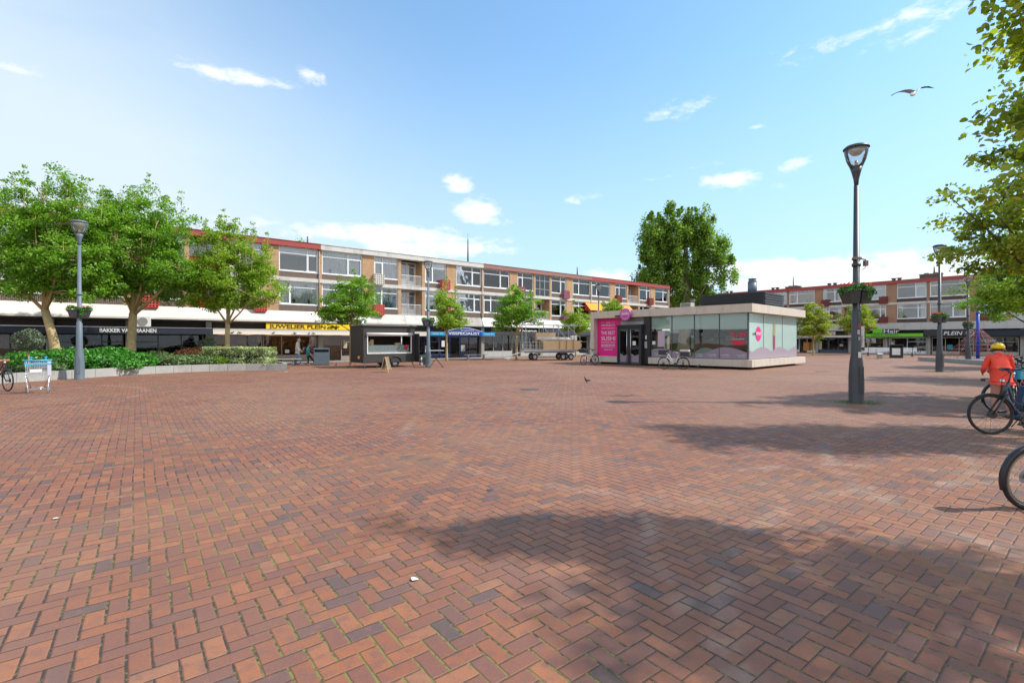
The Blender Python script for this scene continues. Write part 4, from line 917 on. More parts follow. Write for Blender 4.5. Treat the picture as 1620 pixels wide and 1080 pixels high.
# ------------------------------------------------------------------ trees
def tree(name, label, loc, crown, leaf, barkm, trunk_h, trunk_r, nclump, nleaf, lsize, seed, lean=(0, 0), flat=.42, crad=.5, shoots=0, group=None, cat='tree', hollow=.35, limbs=None, aspect=.55):
    """crown: ellipsoids (dx, dy, z, rx, ry, rz)"""
    rd = np.random.default_rng(seed); rp = random.Random(seed)
    root = thing(name, label, cat, loc, 0, group)
    top = Vector((lean[0], lean[1], trunk_h))
    vols = np.array([c[3]*c[4]*c[5] for c in crown]); vols = vols / vols.sum()
    C = []
    for k in range(nclump):
        c = crown[rd.choice(len(crown), p=vols)]
        v = rd.normal(size=3); v /= np.linalg.norm(v); rr = (hollow + (1 - hollow)*rd.random()**.7)
        lump = 1 + .16*math.sin(v[0]*5 + seed) + .12*math.sin(v[2]*7 + v[1]*6 + seed*2)
        C.append([c[0] + v[0]*c[3]*rr*lump, c[1] + v[1]*c[4]*rr*lump, c[2] + v[2]*c[5]*rr*lump, v[0], v[1], v[2]*.5])
    C = np.array(C)
    tb = MB()
    tb.tube([(0, 0, -.05), (lean[0]*.1, lean[1]*.1, trunk_h*.08), (lean[0]*.45, lean[1]*.45, trunk_h*.5), tuple(top)], [trunk_r*1.35, trunk_r*1.05, trunk_r*.92, trunk_r*.8], 12)
    zc = sum(c[2]*v for c, v in zip(crown, vols)); ztop = max(c[2] + c[5] for c in crown)
    main = []
    nm = limbs or rp.randint(4, 6)
    for k in range(nm):      # main limbs
        th = 2*math.pi*k/nm + rp.random(); cc = crown[k % len(crown)]
        e = Vector((cc[0] + cc[3]*.55*math.cos(th), cc[1] + cc[4]*.55*math.sin(th), cc[2] + cc[5]*rp.uniform(-.1, .6)))
        m1 = top.lerp(e, .35) + Vector((0, 0, -.12*(e - top).length*.3)); m2 = top.lerp(e, .7)
        pts = [top - Vector((0, 0, .15*k/nm)), m1, m2, e]; tb.tube(pts, [trunk_r*.42, trunk_r*.28, trunk_r*.17, trunk_r*.07], 7); main.append(pts)
    e = Vector((lean[0]*1.2, lean[1]*1.2, ztop - .6)); pts = [top, top.lerp(e, .4) + Vector((.1, .05, 0)), top.lerp(e, .75), e]
    tb.tube(pts, [trunk_r*.7, trunk_r*.5, trunk_r*.28, trunk_r*.08], 8); main.append(pts)
    joints = [q for pts in main for q in (pts[1], pts[2], pts[3], (pts[1] + pts[2])/2, (pts[2] + pts[3])/2)]
    for c in C[: min(len(C), 140)]:
        p = Vector(c[:3]); j = min(joints, key=lambda q: (q - p).length + max(0, q.z - p.z)*.8)
        if (j - p).length > .2: tb.tube([j, j.lerp(p, .5) + Vector((0, 0, .1)), p], [.018*trunk_r/.15 + .006, .011*trunk_r/.15 + .005, .004], 5, 0, False)
    Cs = C
    if shoots:
        S = []
        for k in range(shoots):
            c = crown[rd.choice(len(crown), p=vols)]; th = rd.uniform(0, 6.28); r_ = rd.random()**.5*.85
            x, y = c[0] + c[3]*r_*math.cos(th), c[1] + c[4]*r_*math.sin(th); z = c[2] + c[5]*math.sqrt(max(0, 1 - r_*r_))*.95
            hh = rd.uniform(.4, 1.1); tb.tube([(x*.96, y*.96, z - .9), (x, y, z), (x + .05, y, z + hh)], [.02, .014, .005], 4, 0, False)
            for q in np.linspace(0, hh, 4): S.append([x + rd.normal(0, .04), y + rd.normal(0, .04), z + q, 0, 0, 1, .38 - .2*q/hh])
        S = np.array(S)
    tb.build('trunk', barkm, root)
    def smp(n):
        k = rd.integers(0, len(C), n); b = rd.normal(size=(n, 3)); b /= np.linalg.norm(b, axis=1, keepdims=True); r_ = rd.random((n, 1))**.5*crad
        sz = (.6 + .8*((k*37) % 11)/10)[:, None]
        P = C[k, :3] + b*r_*sz*np.array([1, 1, flat]); P[:, 2] -= .10*((P[:, :2] - C[k, :2])**2).sum(1)/crad
        return P, C[k, 3:6]
    hx = aspect > .7 and lsize < .1
    V = leafcloud(nleaf, smp, lsize, rd, .75, aspect, hx)
    if shoots:
        def smp2(n):
            k = rd.integers(0, len(S), n); b = rd.normal(size=(n, 3)); b /= np.linalg.norm(b, axis=1, keepdims=True)
            return S[k, :3] + b*S[k, 6:7]*rd.random((n, 1))**.5*np.array([1, 1, .6]), np.tile([0, 0, .3], (n, 1))
        V = np.concatenate([V, leafcloud(shoots*90, smp2, lsize, rd, .4, aspect, hx)])
    leafmesh('crown', V, leaf, root, 8 if hx else 4)
    return root
gsq = 'young trees along the shop row'
tree('ash_tree', 'leftmost green tree with leaning trunk in the raised bed near trolley', (-23.0, 24.6, .3),
     [(-.9, .2, 5.6, 2.2, 2.3, 1.9), (-.2, 0, 7.6, 1.9, 2.0, 1.7), (-3.0, -.3, 6.6, 1.7, 1.9, 2.2), (1.0, .2, 5.4, 1.3, 1.8, 1.3), (.3, 0, 9.0, .9, 1.0, 1.1), (1.1, 0, 7.6, 1.0, 1.1, 1.2), (-2.2, 0, 4.2, 2.2, 2.0, .7), (.9, 0, 4.0, 1.9, 1.8, .7)],
     LM['ash'], bark, 2.9, .21, 400, 50000, .13, 11, (-.85, .1), .62, .50, 34)
tree('ash_tree', 'biggest green tree with mossy trunk before the bakery sign', (-21.7, 27.5, .3),
     [(.3, 0, 5.9, 2.3, 2.5, 2.0), (.6, 0, 8.2, 1.7, 1.9, 1.6), (-1.1, 0, 7.6, 1.1, 1.5, 1.5), (2.3, 0, 7.4, 1.2, 1.6, 1.6), (2.4, 0, 5.2, 1.8, 2.0, 1.1), (-1.3, 0, 5.0, 1.5, 1.8, 1.2), (.5, 0, 9.5, .8, .8, .8), (-1.0, 0, 4.2, 1.9, 1.8, .7)],
     LM['ash'], bark, 2.9, .24, 420, 54000, .13, 12, (.15, 0), .62, .50, 40)
tree('ash_tree', 'lighter green round tree standing behind the pale variegated hedge', (-17.1, 29, .3),
     [(.3, 0, 5.1, 2.15, 2.2, 1.8), (-.3, 0, 6.9, 1.3, 1.5, 1.3), (1.4, 0, 6.2, 1.4, 1.6, 1.2), (-1.4, 0, 5.0, 1.3, 1.7, 1.4), (2.3, 0, 4.6, 1.3, 1.5, 1.0), (-1.5, 0, 3.8, 1.4, 1.5, .7), (.8, 0, 3.7, 2.0, 1.7, .6)],
     LM['plane'], bark, 2.4, .15, 320, 36000, .13, 13, (.05, 0), .62, .46, 30)
tree('street_tree', 'round bushy young tree right behind the black food trailer', (-11.5, 34.5, 0),
     [(0, 0, 4.2, 2.2, 2.1, 1.3), (.3, 0, 5.1, 1.4, 1.4, 1.0), (-1.2, 0, 3.5, 1.2, 1.4, .8)], LM['ash'], bark, 2.4, .1, 170, 15000, .15, 14, (0, 0), .4, .5, 6, gsq)
tree('street_tree', 'slim young tree in front of the blue fish shop awning', (-5.4, 40, 0),
     [(.05, 0, 4.1, 1.3, 1.2, 1.4), (-.2, 0, 5.2, .7, .7, .9), (.3, 0, 3.2, 1.5, 1.3, .7)], LM['plane'], bark, 2.2, .1, 110, 9000, .15, 15, (0, 0), .45, .45, 4, gsq)
tree('street_tree', 'broad young tree left of the DIAMOND shop sign', (.4, 43, 0),
     [(0, 0, 4.3, 2.2, 2.0, 1.4), (.2, 0, 5.5, 1.1, 1.2, 1.0), (-1.0, 0, 3.6, 1.4, 1.4, .9), (1.2, 0, 3.6, 1.2, 1.2, .8)], LM['ash'], bark, 2.2, .11, 160, 13000, .16, 16, (0, 0), .42, .5, 5, gsq)
tree('street_tree', 'small young tree behind the trailer loaded with boards', (6.6, 50, 0),
     [(0, 0, 3.6, 1.6, 1.5, 1.2), (.2, 0, 4.4, .8, .8, .8)], LM['plane'], bark, 1.9, .1, 90, 7000, .16, 17, (0, 0), .42, .45, 3, gsq)
tree('street_tree', 'treetop peeping over the kiosk roof by the orange awnings', (11.4, 55, 0),
     [(0, 0, 4.6, 1.3, 1.3, 1.6), (.2, 0, 5.8, .7, .7, .8)], LM['plane'], bark, 2.4, .1, 80, 6000, .17, 18, (0, 0), .42, .45, 3, gsq)
tree('street_tree', 'yellow green young tree just right of the kiosk', (34.6, 55.5, 0),
     [(0, 0, 3.4, 1.9, 1.8, 1.6), (-.3, 0, 4.9, .9, .9, 1.0)], LM['hornbeam'], bark, 1.6, .1, 110, 8000, .19, 19, (0, 0), .45, .5, 3, gsq)
tree('street_tree', 'yellow green young tree behind the nearest street lamp', (41.4, 58, 0),
     [(0, 0, 3.9, 2.2, 2.0, 1.5), (.2, 0, 5.3, 1.2, 1.2, 1.1)], LM['hornbeam'], bark, 1.8, .1, 130, 9000, .19, 20, (0, 0), .45, .5, 3, gsq)
tree('poplar_tree', 'huge dark green poplar towering behind the end of the brick row', (28.3, 80, 0),
     [(-5.0, 0, 17.2, 2.3, 3, 5.6), (-2.2, 0, 19.2, 2.0, 3, 4.9), (.8, 0, 19.6, 1.8, 3, 4.4), (3.4, 0, 18.4, 2.0, 3, 4.8), (6.0, 0, 15.6, 1.7, 3, 3.6), (7.3, 0, 12.8, 1.4, 2.2, 2.6), (-5.6, 0, 11.5, 2.4, 3, 3.2), (-1.5, 0, 12.5, 2.4, 3, 4.6), (2.6, 0, 11.5, 2.4, 3, 3.4), (4.0, 0, 8.2, 2.2, 2.6, 1.8), (-.5, 0, 7.5, 2.4, 2.6, 2.4)],
     LM['poplar'], M('poplar_bark', (.24, .19, .14), .95, var=.4, scale=4), 5.0, .95, 620, 62000, .34, 21, (.4, 0), 1.5, .85, 60, limbs=9, hollow=.25, aspect=.75)
tree('background_tree', 'small tree tip showing over the red roof edge', (-29.5, 68, 0), [(0, 0, 12.6, 2.2, 2, 3.0)], LM['poplar'], barkd, 9, .3, 50, 4500, .3, 22, (0, 0), .7, .9, 0)
ge = 'hornbeam trees along the right edge of the square'
tree('hornbeam_tree', 'nearest overhanging tree with large yellow green leaves at top right', (6.9, 2.9, 0),
     [(.5, -.5, 5.0, 2.0, 1.3, 1.6)] + [(-2.3, .95, 4.4, .75, .4, 1.5)]*5 + [(-1.0, .4, 5.0, 1.0, .7, 1.2)], LM['hornbeam'], barkd, 2.5, .08, 220, 27000, .062, 23, (0, 0), .55, .34, 0, ge, aspect=.75, hollow=.25)
tree('hornbeam_tree', 'second overhanging tree on the right, leaves framing the blue bicycle', (10.8, 7.9, 0),
     [(.1, 0, 5.2, 2.5, 1.2, 1.9), (.3, 0, 6.8, 2.3, 1.2, 1.6), (-1.3, .2, 4.9, 1.5, .9, 1.2)], LM['hornbeam'], barkd, 2.5, .10, 260, 20000, .085, 24, (0, 0), .5, .42, 4, ge, aspect=.75, hollow=.25)
tree('hornbeam_tree', 'tree whose long branch tip reaches left above the second lamp', (14.6, 12.4, 0),
     [(.6, 0, 4.9, 2.6, 2.6, 1.8), (-2.2, -.2, 4.7, 1.3, .8, .45), (-3.3, -.3, 5.3, .8, .5, .28), (-1.4, 0, 3.9, 1.9, 1.2, .8), (.6, 0, 6.6, 2.2, 2, 1.3)], LM['hornbeam'], barkd, 2.4, .12, 320, 33000, .095, 25, (0, 0), .45, .42, 3, ge, aspect=.75, hollow=.25)
tree('hornbeam_tree', 'tree with bright green low branches over the cyclist', (22.6, 19.5, 0),
     [(-.1, 0, 4.9, 3.1, 3.0, 1.9), (-1.9, 0, 3.8, 1.9, 2, .9), (.8, 0, 6.4, 2.2, 2.2, 1.5)], LM['plane'], barkd, 2.3, .14, 300, 32000, .12, 26, (0, 0), .4, .5, 3, ge, hollow=.25)
tree('hornbeam_tree', 'farthest tree on the right hanging over the climbing net', (31.0, 28.5, 0),
     [(.2, 0, 5.0, 3.2, 3.0, 2.1), (-2.0, 0, 4.0, 2.0, 2, .9), (.8, 0, 6.6, 2.4, 2.2, 1.5)], LM['ash'], barkd, 2.4, .15, 280, 28000, .15, 27, (0, 0), .4, .55, 3, ge, hollow=.25)

# ------------------------------------------------------------------ planting bed
front = [(20,605.5),(60,602.5),(124,600),(160,597),(193,593.5),(230,590.5),(263,588.8),(300,587.6),(330,587.4),(365,587.1),(400,587.2),(425,586),(445,584.4)]
fp = [gnd(-30, 607.5)] + [gnd(*q) for q in front]
fp = [Vector((p.x, p.y, 0)) for p in fp]
_d = [0]
for a, b in zip(fp, fp[1:]): _d.append(_d[-1] + (b - a).length)
_co = [np.polyfit(_d, [p[k] for p in fp], 3) for k in (0, 1)]; _n = 14
fp = [Vector((np.polyval(_co[0], _d[-1]*k/_n), np.polyval(_co[1], _d[-1]*k/_n), 0)) for k in range(_n + 1)]
endp = fp[-1] + Vector((-.85, 1.6, 0)); back = [endp + Vector((-.8, 1.0, 0)), Vector((-17.5, 31.4, 0)), Vector((-23, 30.2, 0)), Vector((-27, 27, 0)), fp[0] + Vector((-3, 4, 0))]
loop = fp + [endp] + back
bed = thing('planter', 'curved raised planting bed with grey concrete retaining wall', 'planter', (0, 0, 0))
w_ = MB(); L = len(loop); cx = sum(p.x for p in loop)/L; cy = sum(p.y for p in loop)/L
inner = []; area_ = sum(loop[i-1].x*loop[i].y - loop[i].x*loop[i-1].y for i in range(L))
for i in range(L):
    a, b, c = loop[i-1], loop[i], loop[(i+1) % L]; t_ = (c - a).normalized(); nrm = Vector((t_.y, -t_.x, 0))
    nrm = -nrm if area_ > 0 else nrm; inner.append(b + nrm*.22)
for i in range(L):
    a, b, ai, bi = loop[i], loop[(i+1) % L], inner[i], inner[(i+1) % L]; g_ = .006
    d1 = (b - a).normalized()*g_; 
    w_.slab([(a + d1)[:2], (b - d1)[:2], (bi - d1)[:2], (ai + d1)[:2]], 0, .37)
w_.build('retaining_wall', kerbc, bed)
so_ = MB(); so_.slab([p[:2] for p in inner], 0, .31); so_.build('bed_soil', soil, bed)
def shrub(name, label, cat, loc, boxes, leaf, n, size, seed, group=None, up=.5, stem=None, kind=None, aspect=.55, boxy=False, shootz=.0):
    rd = np.random.default_rng(seed); root = thing(name, label, cat, loc, 0, group)
    vols = np.array([b[3]*b[4]*b[5] for b in boxes]); vols = vols/vols.sum()
    Bx_ = np.array(boxes)
    def smp(m):
        k = rd.choice(len(boxes), m, p=vols); v = rd.normal(size=(m, 3))
        if boxy: v = np.sign(v)*np.abs(v)**.5
        v /= np.linalg.norm(v, axis=1, keepdims=True)
        if boxy: v = v / np.abs(v).max(1, keepdims=True)**.93
        r_ = (.72 if not boxy else .84) + (.32 if not boxy else .18)*rd.random((m, 1)); lump = 1 + .10*np.sin(v[:, :1]*9 + k[:, None]) * np.cos(v[:, 2:]*8 + seed)
        P = Bx_[k, :3] + v*Bx_[k, 3:6]*r_*lump; P[:, 2] = np.maximum(P[:, 2], .02)
        return P, v
    leafmesh('foliage', leafcloud(n, smp, size, rd, up, aspect), leaf, root)
    s_ = MB(); rp = random.Random(seed)
    if stem: s_.tube([(0,0,0), (.01, 0, stem*.5), (0, .01, stem)], [.04, .03, .025], 8)
    for b in boxes:
        for k in range(9):
            e = (b[0] + rp.uniform(-.7, .7)*b[3], b[1] + rp.uniform(-.6, .6)*b[4], b[2] + rp.uniform(-.2, .7)*b[5])
            s_.tube([(b[0]*.9 if not stem else 0, b[1]*.9 if not stem else 0, stem or 0.0), e], [.012, .005], 4, 0, False)
        if not stem: s_.sphere((b[0], b[1], b[2]), 1, 10, 7, 1, (b[3]*.6, b[4]*.6, b[5]*.6))  # solid dark core, its colour painting the shade inside the foliage
    s_.build('stem', [bark, M('inner_shade_core', (.035, .04, .018), .95, var=.6, scale=9)], root)
    return root
g_ = .31
shrub('laurel_shrub', 'bright green leafy shrub mass between blue lamp and trolley', 'shrub', (-21.2, 23.0, g_), [(-1.0, -.4, .35, 1.5, 1.1, .5), (.5, -.3, .38, 1.4, 1.2, .62), (1.6, .2, .3, 1.3, 1.1, .5)], LM['laurel'], 9000, .13, 31)
shrub('laurel_shrub', 'bright green glossy shrub just right of the slate blue lamp', 'shrub', (-19.3, 24.0, g_), [(-.6, 0, .42, 1.2, 1.0, .6), (.5, .1, .3, 1.0, .9, .45), (.9, -.9, .12, .7, .6, .25)], LM['laurel'], 6500, .13, 32)
shrub('low_shrub', 'low sage green ground shrub at the foot of mossy tree trunk', 'shrub', (-19.0, 26.3, g_), [(-.6, -.9, .15, 1.0, .7, .25), (.9, -.6, .22, 1.1, .7, .35), (-.8, .6, .3, 1.0, .7, .45)], LM['sage'], 5500, .11, 33)
shrub('low_shrub', 'medium green shrub under the russet bush', 'shrub', (-17.3, 26.8, g_), [(-.6, -.2, .22, 1.0, .7, .35), (.5, -.1, .2, .8, .6, .3)], LM['sage'], 3800, .11, 34)
shrub('russet_shrub', 'reddish brown bush between mossy trunk and pale hedge', 'shrub', (-17.6, 28.0, g_), [(-.8, 0, .45, 1.2, .8, .5), (.5, -.2, .42, .9, .7, .48)], LM['russet'], 5500, .09, 35)
shrub('yellow_green_shrub', 'small yellow green shrub left of the pale hedge', 'shrub', (-16.2, 26.9, g_), [(-.2, 0, .2, .8, .5, .3)], LM['plane'], 1800, .09, 36)
shrub('low_shrub', 'grassy low green plants at far left behind the trolley', 'shrub', (-20.6, 20.7, g_), [(-.7, .2, .1, .9, .5, .2), (.4, .4, .15, .7, .5, .25)], LM['sage'], 2600, .1, 37)
shrub('hedge', 'clipped pale variegated hedge at the bed end', 'hedge', (-15.35, 27.35, g_), [(-.7, .0, .46, 1.2, .62, .52), (.55, .1, .46, 1.2, .62, .51)], LM['varieg'], 22000, .085, 38, boxy=True)
shrub('olive_tree', 'small round olive tree beside terracotta pot at far left', 'small tree', (-20.9, 20.9, g_), [(0, 0, 1.35, .52, .5, .42), (.1, 0, 1.6, .3, .3, .25)], LM['olive'], 4200, .07, 39, stem=.95)
shrub('olive_tree', 'small olive tree in front of the bakery door left of the hedge', 'small tree', (-18.6, 29.5, g_), [(0, 0, 1.05, .45, .42, .42), (.2, 0, 1.45, .2, .2, .3)], LM['olive'], 2600, .075, 40, stem=.8)
tp = thing('terracotta_pot', 'tilted terracotta flower pot at the left picture edge', 'flower pot', (-20.95, 19.75, .37))
q = MB(); q.tube([(0,0,0), (0,0,.02), (0,0,.4), (0,0,.4), (0,0,.5), (0,0,.5), (0,0,.42)], [.16, .19, .27, .30, .31, .27, .24], 20); q.build('pot', M('terracotta', (.42, .17, .09), .8, var=.2), tp)
q = MB(); q.cyl((0,0,.4), (0,0,.43), .25, .25, 16); q.build('potting_soil', soil, tp)

# ------------------------------------------------------------------ bicycles
def wheel_mb(r, spokes=20, tw=.022, rimm=1):
    t_ = MB(); t_.tube([(r*math.cos(2*math.pi*k/32)*.96, 0, r*math.sin(2*math.pi*k/32)*.96) for k in range(32)], tw, 8, 0, closed=True)
    rm = MB(); rr = r*.96 - tw*.9; rm.tube([(rr*math.cos(2*math.pi*k/32), 0, rr*math.sin(2*math.pi*k/32)) for k in range(32)], .010, 6, 0, closed=True)
    rm.cyl((0, -.05, 0), (0, .05, 0), .024, .024, 10)
    for k in range(spokes): th = 2*math.pi*k/spokes; s_ = .03*(1 if k % 2 else -1); rm.tube([(.02*math.cos(th + .8), s_, .02*math.sin(th + .8)), (rr*math.cos(th), 0, rr*math.sin(th))], .0016, 3, 0, False)
    rm.cyl((0, .052, 0), (0, .056, 0), .07, .07, 16)
    return t_, rm
def bicycle(label, loc, rz, framem, r=.34, steer=0, lean=0, group=None, step=True, rack=True, fender=True, bag=None, box=None, bars='city', rimm=None, front_box=None, motor=False, basket=None, thick=.02, name='bicycle'):
    root = thing(name, label, 'bicycle', loc, rz, group); root.rotation_euler = (lean, 0, rz)
    rimm = rimm or steel; wb = 1.08
    def addwheel(mat4):
        t_, rm = wheel_mb(r); t_.xf(mat4); rm.xf(mat4); to = t_.build('wheel', rubber, root); rm.build('rim', rimm, to); return to
    addwheel(Matrix.Translation((0, 0, r)))
    bb = Vector((.42, 0, r - .05)); seat = Vector((.25, 0, r + .52)); head0 = Vector((wb - .20, 0, r + .34)); head1 = Vector((wb - .27, 0, r + .56)); ax = Vector((0, 0, r))
    f = MB(); R_ = thick
    f.tube([bb, head0], R_*(1.9 if motor else 1.15), 10)
    if step: f.tube([bb.lerp(seat, .32), bb.lerp(head0, .5) + Vector((0, 0, .10)), head1 - Vector((0, 0, .04))], R_, 8)
    else: f.tube([seat - Vector((0, 0, .08)), head1 - Vector((0, 0, .05))], R_, 8)
    f.tube([bb, seat], R_, 8); f.tube([head0, head1], R_*1.2, 8)
    for s_ in (-.055, .055): f.tube([bb, ax + Vector((0, s_, 0))], R_*.55, 6); f.tube([seat - Vector((0, 0, .1)), ax + Vector((0, s_, 0))], R_*.5, 6)
    if motor: f.cyl(bb + Vector((0, -.06, 0)), bb + Vector((0, .06, 0)), .085, .085, 16)
    f.build('frame', framem, root)
    cr = MB(); cr.cyl(bb + Vector((0, .062, 0)), bb + Vector((0, .07, 0)), .09, .09, 18)
    cr.bar(bb + Vector((0, .08, 0)), bb + Vector((.12, .085, -.12)), .02, .012); cr.bar(bb + Vector((0, -.08, 0)), bb + Vector((-.12, -.085, .12)), .02, .012)
    cr.box(bb.x + .07, bb.x + .17, .09, .17, bb.z - .13, bb.z - .11); cr.box(bb.x - .17, bb.x - .07, -.17, -.09, bb.z + .11, bb.z + .13)
    cr.bar(bb + Vector((0, .066, .08)), ax + Vector((0, .066, .04)), .01); cr.bar(bb + Vector((0, .066, -.08)), ax + Vector((0, .066, -.04)), .01)
    cr.build('crankset', dkgrey, root)
    sd = MB(); sd.tube([seat, seat + Vector((-.05, 0, .16))], .014, 8)
    c0 = seat + Vector((-.06, 0, .18)); sd.sphere(c0 + Vector((-.06, 0, 0)), 1, 12, 8, 0, (.11, .085, .035)); sd.sphere(c0 + Vector((.07, 0, -.005)), 1, 10, 8, 0, (.11, .035, .028)); sd.build('saddle', black, root)
    # front assembly, turned about the steering axis
    axis = (head1 - head0).normalized(); T = Matrix.Translation(head0) @ Matrix.Rotation(steer, 4, axis) @ Matrix.Translation(-head0)
    fa_ = Vector((wb, 0, r)); fk = MB()
    for s_ in (-.055, .055): fk.tube([head0 + Vector((0, s_*.8, -.0)), head0.lerp(fa_, .5) + Vector((0, s_, 0)), fa_ + Vector((0, s_, 0))], [R_*.8, R_*.75, R_*.55], 7)
    fk.box(head0.x - .03, head0.x + .03, -.06, .06, head0.z - .02, head0.z + .03); fk.xf(T); fk.build('fork', black if motor else framem, root)
    hb_ = MB(); st = head1 + Vector((-.04, 0, .16)); hb_.tube([head1, st], .014, 8); hb_.tube([st, st + Vector((.06, 0, .05))], .015, 8); c = st + Vector((.06, 0, .05))
    hb_.tube([c + Vector((-.17, -.29, .02)), c + Vector((-.06, -.24, .03)), c + Vector((.01, -.09, 0)), c, c + Vector((.01, .09, 0)), c + Vector((-.06, .24, .03)), c + Vector((-.17, .29, .02))], .011, 7)
    hb_.xf(T); ho = hb_.build('handlebar', dkgrey, root)
    gp = MB()
    for s_ in (-1, 1): gp.tube([c + Vector((-.18, s_*.295, .018)), c + Vector((-.07, s_*.25, .03))], .017, 8); gp.tube([c + Vector((-.02, s_*.2, .01)), c + Vector((-.13, s_*.26, -.02))], .006, 5)
    gp.tube([c + Vector((-.02, .1, 0)), c + Vector((.10, .04, -.12)), head0 + Vector((.06, .02, .02))], .004, 5, 0, False)
    gp.box(c.x - .02, c.x + .03, -.03, .03, c.z + .01, c.z + .04)
    gp.xf(T); gp.build('grip', rubber, ho)
    hl = MB(); hl.sphere(head1 + Vector((.09, 0, .02)), .035, 10, 8); hl.xf(T); hl.build('headlight', chrome, root)
    addwheel(T @ Matrix.Translation(fa_))
    def arcpts(a0, a1, rr): return [(rr*math.cos(R(a)), 0, rr*math.sin(R(a))) for a in np.linspace(a0, a1, 14)]
    if fender:
        for (cc, a0, a1, TT) in ((ax, 20, 200, None), (fa_, 50, 190 if False else 165, T)):
            fe = MB(); st_ = 0; pts = arcpts(a0, a1, r + .025)
            vs = []; 
            for p in pts:
                for yy in (-.03, -.015, .015, .03): rr2 = 1 - (.012/(r) if abs(yy) > .02 else 0); vs.append((cc[0] + p[0]*rr2, yy, cc[2] + p[2]*rr2))
            fs = [(4*i + j, 4*i + j + 1, 4*i + j + 5, 4*i + j + 4) for i in range(len(pts) - 1) for j in range(3)]
            fe.add(vs, fs, 0, True)
            if TT is not None: fe.xf(TT, st_)
            o_ = fe.build('mudguard', black, root); sm = o_.modifiers.new('thick', 'SOLIDIFY'); sm.thickness = .003
    if rack:
        rk = MB(); z = 2*r + .08
        for s_ in (-.07, .07): rk.tube([(-.30, s_, z), (.18, s_, z)], .007, 6); rk.tube([(-.1, s_, z), (0, s_*.9, r)], .006, 5); rk.tube([(.12, s_, z), (0, s_*.9, r)], .006, 5)
        for xx in (-.3, -.15, 0, .17): rk.tube([(xx, -.07, z), (xx, .07, z)], .006, 5)
        rk.box(-.34, -.31, -.05, .05, z - .06, z); rk.build('luggage_rack', dkgrey, root)
    ks = MB(); ks.tube([(.2, -.05, r - .04), (.12, -.22, .01)], .009, 6); ks.build('kickstand', dkgrey, root)
    if bag:
        bm_ = MB()
        for s_ in (-1, 1): bm_.slab([(-.28, s_*.09), (.12, s_*.09), (.10, s_*.22), (-.26, s_*.22)], r + .02, 2*r + .10)
        bm_.box(-.26, .1, -.085, .085, 2*r + .095, 2*r + .12); bm_.build('pannier', bag, root, .02)
    if box:
        z = 2*r + .1; MB().box(-.34, .14, -.24, .24, z, z + .34).build('delivery_box', black, root, .02)
        MB().box(-.342, .142, -.243, .243, z + .24, z + .35).build('box_lid', M('light_grey_lid', (.5, .5, .5), .5), root, .01)
        q = MB(); q.cyl((-.1, -.246, z + .12), (-.1, -.242, z + .12), .09, .09, 16); q.build('box_mark', pink, root)
    if front_box:
        q = MB(); x = wb + .02; q.box(x - .2, x + .24, -.23, .23, 2*r + .15, 2*r + .42); q.xf(T); q.build('delivery_bag', black, root, .03)
        q = MB(); q.cyl((x, -.236, 2*r + .28), (x, -.232, 2*r + .28), .1, .1, 16); q.xf(T); q.build('bag_mark', pink, root)
    if basket:
        q = MB(); x = wb - .02; z0 = 2*r + .02; z1 = z0 + .26
        for k in range(9):
            for s_ in (-1, 1): q.bar((x - .15 + .0375*k, s_*.17, z0), (x - .17 + .0425*k, s_*.2, z1), .006)
            q.bar((x - .15, -.17 + .0425*k, z0), (x - .17, -.2 + .05*k, z1), .006); q.bar((x + .15, -.17 + .0425*k, z0), (x + .17, -.2 + .05*k, z1), .006)
        for z, e in ((z0, .15), (z0 + .13, .16), (z1, .17)):
            for s_ in (-1, 1): q.bar((x - e, s_*(e + .02), z), (x + e, s_*(e + .02), z), .008); q.bar((x + s_*e, -e - .02, z), (x + s_*e, e + .02, z), .008)
        q.xf(T); q.build('basket', basket, root)
    return root
bluef = M('petrol_blue_frame', (.02, .055, .10), .4, var=.08, coat=.4); redf = M('dark_red_frame', (.30, .02, .02), .35, coat=.4, var=.05); whf = M('white_frame_paint', (.72, .70, .70), .35, var=.05)
def lookat(p, q): return math.atan2(q[1] - p[1], q[0] - p[0])
# the local x axis runs from rear wheel to front wheel
def place_bike(front_px, front_py, yaw, **k):
    fw = gnd(front_px, front_py); rz = R(yaw); k['loc'] = (fw.x - 1.08*math.cos(rz), fw.y - 1.08*math.sin(rz), 0); k['rz'] = rz; return bicycle(**k)
gb_ = 'bicycles parked at the right edge'
place_bike(1566, 686, 196, label='dark blue electric bicycle with turned front wheel at the right edge', framem=bluef, steer=R(-28), lean=R(-7), motor=True, bag=M('navy_pannier', (.02, .05, .13), .7), step=True, rimm=black, thick=.022, group=gb_)
nb = bicycle(label='nearest black bicycle, only its tan walled wheel and mudguard in view', loc=(4.95, 4.62, 0), rz=R(4), framem=black, r=.30, lean=R(3), rack=False, group=gb_)
q = MB(); q.tube([(.25*math.cos(2*math.pi*k/32), 0, .30 + .25*math.sin(2*math.pi*k/32)) for k in range(32)], .012, 6, 0, closed=True); q.build('tan_sidewall', M('tan_rubber', (.26, .21, .15), .6), nb)
bicycle(label='dark red bicycle held by the cyclist in coral jacket', loc=(11.0, 10.9, 0), rz=R(-12), framem=redf, steer=R(12), group=gb_, bag=None, basket=black)
place_bike(1600, 661, 205, label='black bicycle just behind the blue electric one', framem=black, steer=R(20), lean=R(4), group=gb_, rimm=black)
